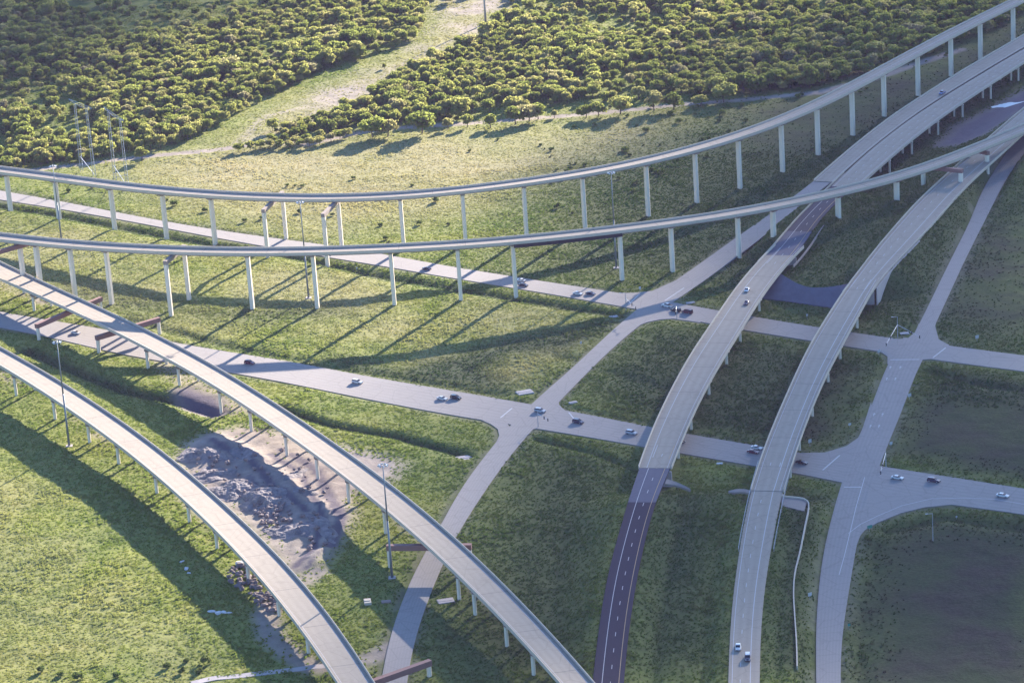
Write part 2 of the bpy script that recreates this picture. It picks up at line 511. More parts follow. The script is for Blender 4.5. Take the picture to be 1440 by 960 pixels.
R6_N_L = [(1470, 130), (1440, 153), (1412, 177), (1385, 200), (1320, 257), (1292, 283), (1268, 310), (1235, 348), (1203, 390), (1186, 412)]
R6_N_R = [(1495, 140), (1468, 163), (1440, 187), (1413, 212), (1352, 268), (1325, 300), (1307, 320), (1272, 357), (1238, 391), (1222, 416)]
VL_L = [(1145, 254.5, 7.6), (1170, 232, 7.9), (1208, 200, 8.2), (1260, 160, 8.6), (1305, 131, 8.8), (1342, 107, 9), (1390, 79, 9.2), (1440, 50, 9.4), (1500, 16, 9.6)]
VL_R = [(1163, 264, 7.6), (1190, 239, 7.9), (1235, 200, 8.2), (1288, 160, 8.6), (1325, 135.5, 8.8), (1362, 113, 9), (1410, 84, 9.2), (1460, 55, 9.4), (1520, 21, 9.6)]
VR_L = [(1165, 266.5, 7.8), (1191, 240.5, 8), (1237, 200, 8.2), (1290.5, 160, 8.6), (1327, 136.3, 8.8), (1364, 113.8, 9), (1412, 84.8, 9.2), (1462, 55.8, 9.4), (1522, 21.8, 9.6)]
VR_R = [(1203, 266, 7.8), (1230, 241, 8), (1278, 200, 8.2), (1330, 160, 8.6), (1368, 135, 8.8), (1398, 115, 9), (1442, 87, 9.2), (1490, 56, 9.4), (1550, 20, 9.6)]
# lower-left ramps: upper edge = top of the far barrier, lower edge = foot of the near barrier
R3_L = [(-50, 337), (0, 367.5), (90, 409), (183, 450), (240, 478), (320, 523), (400, 573), (438, 598), (490, 635), (577, 700), (647, 757), (720, 832), (770, 880), (840, 960), (870, 1000)]
R3_R = [(-50, 374), (3, 395), (100, 438), (177, 478), (200, 489), (293, 538), (383, 600), (473, 663), (543, 720), (597, 767), (640, 806), (693, 860), (713, 882), (778, 952), (818, 1000)]
R4_L = [(-50, 460), (0, 486), (88, 535), (200, 610), (240, 640), (330, 720), (350, 738), (417, 803), (475, 876), (530, 960), (552, 1000)]
R4_R = [(-50, 488), (0, 516), (90, 573), (183, 640), (200, 654), (297, 740), (367, 817), (427, 890), (473, 960), (498, 1000)]
R3z = lambda p: np.interp(p[0], [0, 300, 600, 800], [9.3, 10.0, 10.6, 9.0])
R4z = lambda p: np.interp(p[0], [0, 200, 500], [10.0, 8.6, 7.2])
# high ramps: centre of the roadway (px, py, height)
R1_C = [(-50, 233, 20.2), (16, 241.5, 20.7), (84, 250, 21.4), (152, 260, 22.4), (222, 267.5, 23.7), (293, 273.5, 24.6), (388, 278, 25.6), (468, 279.3, 26.3), (565, 275.5, 27.0), (655, 267.5, 27.3), (742, 256, 27.5), (826, 243.5, 27.5), (908, 227.5, 27.4), (982, 208.5, 27.4), (1049, 188.5, 27.3), (1107, 166, 27.0), (1154, 145, 26.6), (1202, 120.5, 25.8), (1249, 95, 25.2), (1291, 72.5, 24.6), (1335, 49, 24), (1377, 28, 23.4), (1423, 5.5, 22.8), (1480, -22, 22.3)]
R2_C = [(-50, 327, 25.6), (3, 334.5, 26.2), (49, 339, 26.8), (91, 343.5, 27.3), (148, 347.5, 27.7), (250, 352.5, 27.7), (350, 354.5, 27.4), (442, 353.5, 27), (546, 349.5, 26.8), (653, 344, 26.4), (725, 338.5, 26.0), (880, 321.5, 24.4), (942, 313.5, 23.4), (1044, 299, 21.6), (1086, 290, 20.6), (1178, 271, 18.4), (1263, 248.5, 16.6), (1326, 228, 15.4), (1388, 202.5, 14.6), (1440, 181.5, 14), (1510, 150, 13.4)]

# ------------------------------------------------------------------ the ground as one sheet
def axis(a, b, st, lo, hi, g=1.09):
    fine = list(np.arange(a, b + .01, st)); s = st; x = a; left = []
    while x > lo: s *= g; x -= s; left.append(x)
    s = st; x = b; right = []
    while x < hi: s *= g; x += s; right.append(x)
    return np.array(left[::-1] + fine + right)
ya = list(np.arange(850, 1500, 1.3)) + list(np.arange(1500, 2080, 2.0))
gx = axis(-330, 330, 1.35, -6000, 6000)
lo = axis(850, 851, 1.3, -1500, 852)
lo = lo[lo < 850]
hi = axis(2080, 2082, 2.0, 2000, 9000)
hi = hi[hi > 2081]
gy = np.r_[lo, ya, hi]
GX, GY = np.meshgrid(gx, gy)
shp = GX.shape
X, Y = GX.ravel(), GY.ravel()
near = (np.abs(X) < 420) & (Y > 780) & (Y < 2200)

Hh = (fbm(X, Y, 60, 3, 3) - .5) * 1.2 + (fbm(X, Y, 14, 5, 3) - .5) * .55 + (vnoise(X, Y, 4.2, 9) - .5) * .28 + (vnoise(X, Y, 2.4, 11) - .5) * .22

def fill_at(px, hw, slope):
    return (np.array(px), hw, slope)
def lineworld(L, Rr, z):
    a, b = edges(UP([(p[0], p[1], z(p) if callable(z) else (p[2] if len(p) > 2 else z)) for p in L]), UP([(p[0], p[1], z(p) if callable(z) else (p[2] if len(p) > 2 else z)) for p in Rr]), 6)
    return (a + b) / 2
cl_R5S = lineworld(R5_S_L, R5_S_R, R5z_s)
cl_R6S = lineworld(R6_S_L, R6_S_R, R6z_s)
R5z_n = lambda p: np.interp(p[1], [262, 345], [7.72, 7.42])
R6z_n = lambda p: np.interp(p[1], [150, 390], [7.9, 7.42])
cl_R5N = lineworld(R5_N_L, R5_N_R, R5z_n)
cl_R6N = lineworld(R6_N_L, R6_N_R, R6z_n)
cl_BN = lineworld(BN_L, BN_R, None)
def trim(P, d0, d1):
    s = np.r_[0, np.cumsum(np.linalg.norm(np.diff(P[:, :2], axis=0), axis=1))]
    t = np.linspace(d0, s[-1] - d1, max(3, int(s[-1] / 6)))
    return np.stack([np.interp(t, s, P[:, k]) for k in range(3)], 1)
FILLS = [(trim(cl_R5S, 52, 0), 7.5, 3.0), (trim(cl_R6S, 46, 0), 8.0, 3.0), (trim(cl_R5N, 34, 46), 8.5, 2.5), (trim(cl_R6N, 0, 40), 9.0, 2.5), (trim(cl_BN, 0, 40), 6.0, 2.5),
         (UP([(1012, 700, 6.2), (985, 760, 5.2), (965, 850, 4.0), (952, 1000, 2.8)]), 5, 4.0),
         (UP([(1116, 712, 6.4), (1108, 760, 5.6), (1098, 830, 5.0), (1097, 930, 4.0), (1097, 1000, 3.6)]), 3.0, 3.0),
         (UP([(1140, 395, 6.2), (1165, 370, 6.2), (1200, 330, 6.4), (1240, 285, 6.6)]), 6, 4.0)]
fillz = np.zeros(X.shape)
for P, hw, sl in FILLS:
    D, Z = segdist(X, Y, P, 40)
    fz = Z - .35 - np.maximum(0, D - hw) / sl
    fillz = np.maximum(fillz, np.where(D < 1e8, fz, 0))
DITCH = [
 ([(-20, 286), (95, 304), (240, 333), (330, 347), (400, 357), (530, 386), (650, 407), (780, 428), (875, 443)], 8, 1.6),
 ([(180, 448), (320, 486), (480, 521), (640, 546), (700, 556)], 8, 1.1),
 ([(395, 573), (470, 598), (560, 613), (640, 634), (655, 640)], 5, 2.0),
 ([(40, 492), (110, 520), (180, 548), (240, 560), (300, 580)], 7, 2.4),
 ([(676, 660), (640, 708), (612, 745)], 4, 1.3),
 ([(755, 616), (830, 634), (900, 660)], 4, 1.4),
 ([(790, 500), (850, 520), (930, 545)], 10, 1.0),
 ([(810, 575), (870, 590), (900, 598)], 5, 1.0),
 ([(1130, 720), (1128, 800), (1130, 900), (1132, 1000)], 6, 1.4),
 ([(1230, 770), (1215, 850), (1210, 960)], 7, 1.4),
 ([(1250, 745), (1330, 725), (1440, 745)], 7, 1.6),
 ([(1300, 520), (1380, 540), (1460, 552)], 6, 1.2),
]
dit = np.zeros(X.shape)
for P, wd, dp in DITCH:
    D, _ = segdist(X, Y, UP(P), wd * 3)
    dit = np.maximum(dit, dp * np.exp(-(np.minimum(D, 1e3) / (wd * .55)) ** 2))
QUARRY = UP([(245, 645), (262, 622), (300, 606), (345, 598), (395, 606), (440, 612), (500, 630), (548, 640), (570, 652), (560, 672), (520, 680), (500, 700), (498, 730), (470, 775), (440, 806), (405, 812), (380, 780), (340, 740), (290, 700), (262, 680)])
def polymask(P, soft=6):
    k = inpoly(X, Y, P).astype(float)
    D, _ = segdist(X, Y, np.vstack([np.c_[P[:, :2], np.zeros(len(P))], [[*P[0, :2], 0]]]), soft * 2)
    D = np.minimum(D, soft * 2)
    s = np.where(k > 0, .5 + .5 * np.minimum(1, D / soft), .5 - .5 * np.minimum(1, D / soft))
    return s
qm = polymask(QUARRY, 5)
MUD = UP([(262, 628), (300, 612), (340, 628), (372, 645), (398, 668), (428, 690), (470, 712), (500, 716), (478, 762), (448, 800), (425, 800), (418, 760), (400, 720), (350, 700), (300, 668)])
mm = polymask(MUD, 4)
rid = np.abs(fbm(X, Y, 16, 31, 4) - .5) * 2
qh = qm * ((1 - rid) ** 2.2 * 2.4 * mm + (fbm(X, Y, 9, 41, 3) - .5) * .9)
Z0 = Hh * (1 - .55 * qm) + qh - dit
Z0 = Z0 * np.clip(1 - fillz / 1.2, .12, 1) + np.maximum(0, fillz)

PT = UP([(1088, 378, 6.9), (1108, 391, 6.7), (1125, 400, 6.6), (1140, 404, 6.6), (1165, 403.5, 6.6), (1192, 399, 6.7), (1215, 395, 6.9)])
PB = UP([(1055, 416, 1.2), (1080, 420, 1.2), (1115, 424.5, 1.2), (1140, 428, 1.2), (1165, 431.5, 1.2), (1185, 434, 1.2), (1205, 437, 1.2)])
k = inpoly(X, Y, np.vstack([PT, PB[::-1]]))
dT, _ = segdist(X, Y, PT, 60); dB, _ = segdist(X, Y, PB, 60)
Z0 = np.where(k, np.minimum(Z0, 1.2 + 5.4 * dB / (dT + dB + 1e-6) - .9), Z0)
k = inpoly(X, Y, np.vstack([PB, UP([(1214, 472), (1130, 458), (1038, 443)])]))
Z0 = np.where(k, np.minimum(Z0, .9), Z0)
ROADS = [np.vstack([UP(A_L), UP(A_R)[::-1]]), np.vstack([UP(A2_L), UP(A2_R)[::-1]]), np.vstack([UP(B_L), UP(B_R)[::-1]]),
         np.vstack([UP(C_L), UP(C_R)[::-1]]), np.vstack([UP(CN_L), UP(CN_R)[::-1]])] + [UP(f) for f in FIL]
def boxblur(a, k):
    for ax in (0, 1):
        c = np.cumsum(np.concatenate([np.repeat(a.take([0], ax), k + 1, ax), a, np.repeat(a.take([-1], ax), k, ax)], ax), ax)
        n = a.shape[ax]
        hi_ = c.take(range(2 * k + 1, 2 * k + 1 + n), ax); lo_ = c.take(range(0, n), ax)
        a = (hi_ - lo_) / (2 * k + 1)
    return a
rm = np.zeros(X.shape, bool)
for P in ROADS: rm |= inpoly(X, Y, P)
rs = boxblur(rm.astype(float).reshape(shp), 2)
rs2 = np.clip(boxblur(rs, 2) * 2.4, 0, 1).ravel()
Z0 = Z0 * (1 - rs2) - .22 * rs2
Z0 = np.where(rm, -.25, Z0)
HG = Z0.reshape(shp)

def H(x, y):
    x = np.asarray(x, float); y = np.asarray(y, float)
    i = np.clip(np.searchsorted(gx, x) - 1, 0, len(gx) - 2); j = np.clip(np.searchsorted(gy, y) - 1, 0, len(gy) - 2)
    fx = np.clip((x - gx[i]) / (gx[i + 1] - gx[i]), 0, 1); fy = np.clip((y - gy[j]) / (gy[j + 1] - gy[j]), 0, 1)
    return (HG[j, i] * (1 - fx) + HG[j, i + 1] * fx) * (1 - fy) + (HG[j + 1, i] * (1 - fx) + HG[j + 1, i + 1] * fx) * fy
def H1(x, y): return float(H(np.array([x]), np.array([y]))[0])
def UG(px, py):
    """point of the ground surface seen at a photo point"""
    p = U(px, py)
    for _ in range(4): p = U(px, py, H1(p[0], p[1]))
    return p

# what grows or lies where; some masks also carry shade in their colour
def wpoly(P, soft=10): return polymask(UP(P), soft)
nz = fbm(X, Y, 35, 77, 4)
dry = np.clip(wpoly([(150, 230), (330, 200), (640, 185), (960, 160), (930, 200), (820, 235), (640, 300), (450, 335), (240, 290)], 30) * (.35 + nz * .6), 0, 1) * .95
dry = np.maximum(dry, np.clip(wpoly([(-60, 290), (240, 345), (540, 392), (860, 445), (740, 545), (480, 500), (250, 450), (-60, 400)], 15) * (nz - .25) * 1.1, 0, .5))
dry = np.maximum(dry, wpoly([(330, 205), (372, 160), (440, 130), (560, 80), (610, 40), (640, -60), (760, -60), (690, 40), (600, 90), (480, 165), (400, 190)], 14) * .55)
clear = wpoly([(350, 200), (372, 165), (440, 130), (560, 80), (610, 40), (640, -60), (760, -60), (690, 38), (600, 88), (480, 160)], 10) * np.clip((fbm(X, Y, 30, 19, 4) - .33) * 3, 0, .75)
dry = np.maximum(dry, wpoly([(670, 520), (760, 490), (790, 500), (740, 545), (690, 540)], 10) * .5)
dry = np.maximum(dry, wpoly([(90, 445), (210, 430), (400, 440), (520, 480), (560, 520), (400, 490), (250, 470)], 12) * nz * .5)
dry = np.maximum(dry, wpoly([(-60, 610), (60, 660), (180, 780), (280, 900), (330, 1000), (-60, 1010)], 12) * np.clip((nz - .40) * 1.2, 0, .22))
lush_shade = wpoly([(700, 640), (760, 605), (900, 640), (900, 700), (850, 960), (640, 960), (600, 900), (650, 780)], 25) * .75  # right-hand grass made darker, part of the cloud shade painted in
lush_shade = np.maximum(lush_shade, wpoly([(800, 540), (905, 455), (1010, 458), (1250, 500), (1200, 630), (1100, 640), (900, 600)], 20) * .8)
lush_shade = np.maximum(lush_shade, wpoly([(880, 680), (1060, 690), (1030, 960), (870, 960)], 20) * .75)
lush_shade = np.maximum(lush_shade, wpoly([(700, 400), (720, 330), (760, 250), (900, 190), (1060, 140), (1250, 100), (1500, -20), (1500, 540), (1150, 470), (960, 420), (900, 405)], 40) * .72)
lush_shade = np.maximum(lush_shade, wpoly([(1080, 690), (1180, 690), (1140, 960), (1070, 960)], 12) * .85)
lush_shade = np.maximum(lush_shade, wpoly([(1190, 770), (1260, 730), (1500, 720), (1500, 1000), (1180, 1000)], 20) * .9)
lush_shade = np.maximum(lush_shade, wpoly([(1250, 640), (1300, 510), (1500, 530), (1500, 690)], 12) * .85)
lush_shade = np.maximum(lush_shade, np.clip(dit / 1.5, 0, 1) * .7)
brown = wpoly([(1230, 770), (1330, 735), (1500, 760), (1500, 1000), (1200, 1000)], 20)  # brown patches, kept dark to hold some cloud shade as well
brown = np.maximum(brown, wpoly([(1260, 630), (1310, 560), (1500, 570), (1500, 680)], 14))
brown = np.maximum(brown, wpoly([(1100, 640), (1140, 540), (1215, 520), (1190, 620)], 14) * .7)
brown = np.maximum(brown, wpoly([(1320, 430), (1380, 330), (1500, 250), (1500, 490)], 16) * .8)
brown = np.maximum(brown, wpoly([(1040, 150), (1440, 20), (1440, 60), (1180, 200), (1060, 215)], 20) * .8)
dirt = np.maximum(qm * (1 - .2 * nz), clear)
dirt = np.maximum(dirt, wpoly([(468, 640), (500, 632), (560, 645), (568, 658), (545, 682), (520, 690)], 5) * .9)
for P, wd, a in (([(445, 805), (405, 830), (375, 862), (382, 895), (410, 920), (440, 938), (480, 938), (520, 925), (560, 905)], 4.5, 1), ([(470, 715), (510, 690), (560, 670)], 2.5, .7), ([(230, 505), (262, 535), (300, 556), (340, 575)], 6, .8), ([(50, 452), (120, 462), (150, 470)], 3, .7), ([(330, 207), (372, 165), (430, 150), (470, 148)], 3, .6), ([(470, 148), (560, 95), (683, 33)], 2.2, .5), ([(330, 690), (300, 655), (310, 620)], 3, .8), ([(390, 760), (440, 700), (520, 660)], 3, .5)):
    D, _ = segdist(X, Y, UP(P), wd * 3)
    dirt = np.maximum(dirt, a * np.clip(1.6 - D / wd, 0, 1) * (.6 + .4 * nz))
for P in (R3_L, R4_L):
    D, _ = segdist(X, Y, UP([(p[0] - 8, p[1] + 30) for p in P]), 12)
    dirt = np.maximum(dirt, np.clip(1.4 - D / 4.5, 0, 1) * np.clip((nz - .45) * 5, 0, 1) * .8)
for P in TRACK:
    D, _ = segdist(X, Y, UP(P), 12)
    dirt = np.maximum(dirt, np.clip(1.7 - D / 3.2, 0, 1) * .85)
mud = mm * np.clip(.25 + (fbm(X, Y, 14, 91, 3) - .4) * 2.2, 0, 1)
for P, wd in (([(395, 632), (436, 652), (452, 690), (470, 728), (452, 772), (428, 800)], 1.5), ([(380, 640), (424, 664), (440, 700), (456, 735), (440, 775), (415, 798)], 1.3), ([(410, 640), (446, 662), (466, 700), (482, 730), (466, 770)], 1.6), ([(300, 625), (350, 650), (390, 690), (430, 720)], 1.4)):
    D, _ = segdist(X, Y, UP(P), 8)
    mud = np.maximum(mud, np.clip(1.7 - D / wd, 0, 1) * .9); mud = np.where((D > wd * 1.6) & (D < wd * 3.2), mud * .25, mud)
SHADED_MUD = wpoly([(1318, 205), (1345, 178), (1400, 150), (1480, 105), (1500, 130), (1420, 185), (1385, 202)], 5)  # bare earth, its blue-purple shade put into the colour
mud = np.maximum(mud, SHADED_MUD * .9); dirt = np.maximum(dirt, SHADED_MUD * .9)
shaded_pit = wpoly([(243, 548), (268, 545), (310, 560), (322, 580), (300, 585), (262, 572)], 4)  # bare dark soil pit under the ramp, its shade put into the tone
mud = np.maximum(mud, shaded_pit); dirt = np.maximum(dirt, shaded_pit)
edge = np.clip(rs2 * (1 - rm) * 1.2, 0, 1)
lush_shade = np.maximum(lush_shade, edge * .55 * (nz > .40))
lush_shade = np.maximum(lush_shade, wpoly([(470, 500), (560, 518), (640, 498), (720, 478), (810, 462), (860, 448), (870, 462), (800, 492), (720, 500), (692, 520), (722, 553), (600, 538), (480, 516)], 8) * .85)  # ditch growth, with the flyover's shadow band put into the same green
lush_shade = np.maximum(lush_shade, wpoly([(40, 395), (140, 405), (300, 432), (480, 428), (500, 440), (350, 455), (200, 440), (60, 415)], 10) * .55)  # darker green painted where the highest flyover's shadow falls

dirt = np.maximum(dirt, edge * np.clip((fbm(X, Y, 18, 131, 3) - .40) * 4, 0, .22))
ny, nx = shp
idx = np.arange(nx * ny).reshape(shp)
q = np.stack([idx[:-1, :-1], idx[:-1, 1:], idx[1:, 1:], idx[1:, :-1]], -1).reshape(-1, 4)
me = bpy.data.meshes.new('ground')
me.vertices.add(nx * ny)
me.vertices.foreach_set('co', np.stack([X, Y, Z0], 1).astype(np.float32).ravel())
me.loops.add(q.size)
me.loops.foreach_set('vertex_index', q.astype(np.int32).ravel())
me.polygons.add(len(q))
me.polygons.foreach_set('loop_start', np.arange(0, q.size, 4, dtype=np.int32))
me.polygons.foreach_set('use_smooth', np.ones(len(q), bool))
for nm, a in (('dry', dry), ('lush_shade', lush_shade), ('brown', brown), ('dirt', dirt), ('mud', mud)):
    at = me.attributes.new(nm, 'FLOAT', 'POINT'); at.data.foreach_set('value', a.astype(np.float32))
me.update(calc_edges=True)
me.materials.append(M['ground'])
ground = bpy.data.objects.new('ground', me)
COL.objects.link(ground)
tag(ground, kind='structure')
def field(a): 
    G = a.reshape(shp)
    def f(x, y):
        i = np.clip(np.searchsorted(gx, x), 0, len(gx) - 1); j = np.clip(np.searchsorted(gy, y), 0, len(gy) - 1)
        return G[j, i]
    return f
froad0 = field(rs.ravel())
fdry, flush_shade, fbrown, fdirt, fmud, froad, ffill = field(dry), field(lush_shade), field(brown), field(dirt), field(mud), field(rs2), field(fillz)

# ------------------------------------------------------------------ roads
def strip(name, Lp, Rp, mat, dz=0.0, step=4, kind='structure', parent=None):
    a, b = edges(Lp, Rp, step)
    a = smooth1(a, 3, 2); b = smooth1(b, 3, 2)
    n = len(a); V = []; Fc = []; uu = []
    fr = [0, .25, .5, .75, 1]
    for i in range(n):
        for f in fr:
            p = a[i] * (1 - f) + b[i] * f
            V.append((p[0], p[1], p[2] + dz)); uu.append(f)
    k = len(fr)
    for i in range(n - 1):
        for j in range(k - 1):
            Fc.append((i * k + j, i * k + j + 1, (i + 1) * k + j + 1, (i + 1) * k + j))
    # skirt so that the slab has an edge
    o = len(V)
    for i in range(n):
        for j in (0, k - 1):
            V.append((V[i * k + j][0], V[i * k + j][1], V[i * k + j][2] - .5)); uu.append(0)
    for i in range(n - 1):
        Fc.append((i * k, (i + 1) * k, o + (i + 1) * 2, o + i * 2))
        Fc.append((i * k + k - 1, o + i * 2 + 1, o + (i + 1) * 2 + 1, (i + 1) * k + k - 1))
    ob = mesh_obj(name, V, Fc, mat, parent, False, {'u': uu})
    if kind: tag(ob, kind=kind)
    return ob, a, b

def lines(name, a, b, specs, mat, dz=.05, parent=None, kind='structure'):
    """painted lines: specs = (offset from edge a in metres or fraction, width, dash, gap, start, end)"""
    mb = MB()
    mid = (a + b) / 2
    s = np.r_[0, np.cumsum(np.linalg.norm(np.diff(mid[:, :2], axis=0), axis=1))]
    Wd = np.linalg.norm((b - a)[:, :2], axis=1)
    def at(t, off):
        p = np.array([np.interp(t, s, a[:, k]) for k in range(3)]); r = np.array([np.interp(t, s, b[:, k]) for k in range(3)])
        wd = np.linalg.norm((r - p)[:2])
        f = off if 0 < off < 1 else (off / wd if off >= 1 else 1 + off / wd)
        return p, r, f, wd
    for off, wdt, dash, gap, s0, s1 in specs:
        t = s0 * s[-1]; end = s1 * s[-1]
        while t < end:
            e = min(end, t + (dash if dash else 4.0))
            V = []
            for tt in (t, e):
                p, r, f, wd = at(tt, off)
                for sg in (-1, 1):
                    ff = f + sg * wdt / 2 / wd
                    c = p * (1 - ff) + r * ff
                    V.append((c[0], c[1], c[2] + dz))
            mb.add(V, [(0, 1, 3, 2)])
            t = e + (gap if dash else 0)
    o = mb.build(name, mat, parent)
    if kind: tag(o, kind=kind)
    return o

def seg_paint(name, pts, wdt, mat, z=.11):
    mb = MB()
    for p, q_ in pts:
        a, b = U(*p), U(*q_)
        d = (b - a)[:2]; d /= np.linalg.norm(d); n_ = np.array([-d[1], d[0]]) * wdt / 2
        mb.add([(a[0] - n_[0], a[1] - n_[1], z), (a[0] + n_[0], a[1] + n_[1], z), (b[0] + n_[0], b[1] + n_[1], z), (b[0] - n_[0], b[1] - n_[1], z)], [(0, 1, 2, 3)])
    return tag(mb.build(name, mat), kind='structure')

_, a, b = strip('near_frontage_road', UP(A_L), UP(A_R), M['road'], .06)
lines('near_road_paint', a, b, [(1.6, .16, 0, 0, 0, 1), (-1.6, .16, 0, 0, 0, 1), (.33, .14, 3, 9, 0, 1), (.52, .14, 3, 9, 0, 1), (.70, .14, 3, 9, 0, 1)], M['white'])
_, a, b = strip('far_frontage_road', UP(A2_L), UP(A2_R), M['road'], .06)
lines('far_road_paint', a, b, [(1.4, .16, 0, 0, 0, 1), (-1.4, .16, 0, 0, 0, 1), (.36, .14, 3, 9, 0, 1), (.64, .14, 3, 9, 0, 1)], M['white'])
_, a, b = strip('left_cross_road', UP(B_L), UP(B_R), M['road'], .10)
lines('left_cross_paint', a, b, [(1.2, .15, 0, 0, 0, .2), (-1.2, .15, 0, 0, 0, .2), (1.6, .2, 0, 0, .66, 1), (-1.4, .15, 0, 0, .60, 1), (.5, .15, 3, 9, 0, .24), (.55, .15, 3, 9, .6, 1)], M['white'])
_, a, b = strip('left_cross_approach_road', UP(BN_L), UP(BN_R), M['road'], .07)
lines('approach_paint', a, b, [(1.0, .15, 0, 0, 0, 1), (-1.0, .15, 0, 0, 0, 1), (.5, .15, 3, 9, 0, 1)], M['white'])
_, a, b = strip('right_cross_road', UP(C_L), UP(C_R), M['road'], .10)
lines('right_cross_paint', a, b, [(1.0, .14, 0, 0, .12, .36), (-1.2, .14, 0, 0, .12, .36), (.35, .2, 0, 0, .115, .30), (.58, .2, 0, 0, .115, .30), (.80, .15, 0, 0, .115, .30), (1.2, .15, 0, 0, .50, 1), (-1.6, .15, 0, 0, .60, 1), (.5, .16, 3, 9, .5, 1)], M['white'])
_, a, b = strip('right_cross_far_road', UP(CN_L), UP(CN_R), M['road'], .09)
lines('right_cross_far_paint', a, b, [(1.0, .15, 0, 0, 0, .85), (-1.0, .15, 0, 0, 0, .85), (.5, .15, 3, 9, 0, .85)], M['white'])
for k, P in enumerate(FIL):
    W3 = [Vector((*U(*p)[:2], .035 + .004 * k)) for p in P]
    n0 = len(W3)
    tr = [tuple(t) for t in tessellate_polygon([W3])]
    V = [tuple(v) for v in W3] + [(v[0], v[1], -.5) for v in W3]
    o = mesh_obj('junction_paving', V, tr + [(i, (i + 1) % n0, n0 + (i + 1) % n0, n0 + i) for i in range(n0)], M['road'], None, False, {'u': [.125] * (2 * n0)})
    tag(o, kind='structure')
seg_paint('stop_line_paint', [((703.7, 587.5), (720, 574)), ((1157, 661), (1181, 640)), ((1252, 506), (1293, 505.5)), ((1187, 684.8), (1211, 684.8)), ((1312, 503), (1330, 489)), ((884, 428), (900, 413)), ((935, 423), (962, 405)), ((808, 590), (800, 580))], .55, M['white'])
seg_paint('turn_lane_paint', [((1216, 671), (1204, 712)), ((1204, 712), (1195, 750)), ((1195, 750), (1187, 783)), ((1187, 783), (1180, 808)), ((1193, 750), (1210, 737)), ((1210, 737), (1235, 725)), ((1235, 725), (1268, 711)), ((1268, 711), (1310, 701)), ((1310, 701), (1360, 700)), ((1360, 700), (1400, 702)), ((1400, 702), (1440, 709))], .22, M['white'])
# lane arrows and words on the right cross road
mb = MB()
for ctr in [(1252, 517), (1266, 517), (1247, 533), (1259, 533), (1229, 583), (1241, 583), (1224, 599.5), (1236, 599.5)]:
    p, p2 = U(*ctr), U(ctr[0] + 3.2, ctr[1] - 9)
    d = (p2 - p)[:2]; d /= np.linalg.norm(d); n_ = np.array([-d[1], d[0]])
    P2 = lambda u, v: (p[0] + d[0] * u + n_[0] * v, p[1] + d[1] * u + n_[1] * v, .13)
    mb.add([P2(-1.6, -.12), P2(-1.6, .12), P2(.4, .12), P2(.4, -.12), P2(.4, -.55), P2(.4, .55), P2(1.7, 0)], [(0, 3, 2, 1), (4, 6, 5)])
tag(mb.build('lane_arrow_paint', M['white']), kind='structure')

# mainline on fill: asphalt south and north of the left bridge, concrete for the right one
_, a, b = strip('mainline_asphalt_road', edge_pts(R5_S_L, R5z_s), edge_pts(R5_S_R, R5z_s), M['asphalt'], .05)
i0 = 2
def part_strip(name, a, b, i, j, mat, dz):
    V = []; Fc = []; uu = []
    for k in range(i, j):
        V += [(a[k][0], a[k][1], a[k][2] + dz), (b[k][0], b[k][1], b[k][2] + dz)]; uu += [0, 1]
    n = j - i
    for k in range(n - 1): Fc.append((2 * k, 2 * k + 1, 2 * k + 3, 2 * k + 2))
    return tag(mesh_obj(name, V, Fc, mat, None, False, {'u': uu}), kind='structure')
def until(a, py):   # first station nearer than this photo row
    for k in range(len(a)):
        d = a[k] - CAM; v = 480 + F * (d @ YD) / (d @ FWD)
        if v > py: return k
    return len(a)
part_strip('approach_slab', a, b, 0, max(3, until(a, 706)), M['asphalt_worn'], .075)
lines('mainline_white_paint', a, b, [(.30, .22, 0, 0, 0, 1), (.57, .22, 3, 9, .04, 1)], M['white'], .10)
lines('mainline_yellow_paint', a, b, [(.84, .22, 0, 0, 0, 1)], M['yellow'], .10)
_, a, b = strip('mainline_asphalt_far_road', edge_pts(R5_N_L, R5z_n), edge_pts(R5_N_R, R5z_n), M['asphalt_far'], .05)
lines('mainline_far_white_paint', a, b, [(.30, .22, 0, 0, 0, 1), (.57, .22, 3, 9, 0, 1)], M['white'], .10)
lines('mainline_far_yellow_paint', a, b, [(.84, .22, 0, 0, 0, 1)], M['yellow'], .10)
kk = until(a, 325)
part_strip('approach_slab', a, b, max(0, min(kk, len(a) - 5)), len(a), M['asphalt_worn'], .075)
R5far = (a, b)
_, a, b = strip('mainline_concrete_road', edge_pts(R6_S_L, R6z_s), edge_pts(R6_S_R, R6z_s), M['deck'], .05)
lines('mainline_concrete_paint', a, b, [(1.2, .18, 0, 0, 0, 1), (.70, .22, 0, 0, 0, 1), (.38, .2, 3, 9, 0, 1)], M['white'], .08)
R6near = (a, b)
_, a, b = strip('mainline_concrete_far_road', edge_pts(R6_N_L, R6z_n), edge_pts(R6_N_R, R6z_n), M['deck'], .05)
lines('mainline_concrete_far_paint', a, b, [(1.2, .18, 0, 0, 0, 1), (.70, .22, 0, 0, 0, 1), (.38, .2, 3, 9, 0, 1)], M['white'], .08)
R6far = (a, b)

# ------------------------------------------------------------------ bridges
def off(P, n, dn, dz): 
    return P + n * dn + np.array([0, 0, dz])

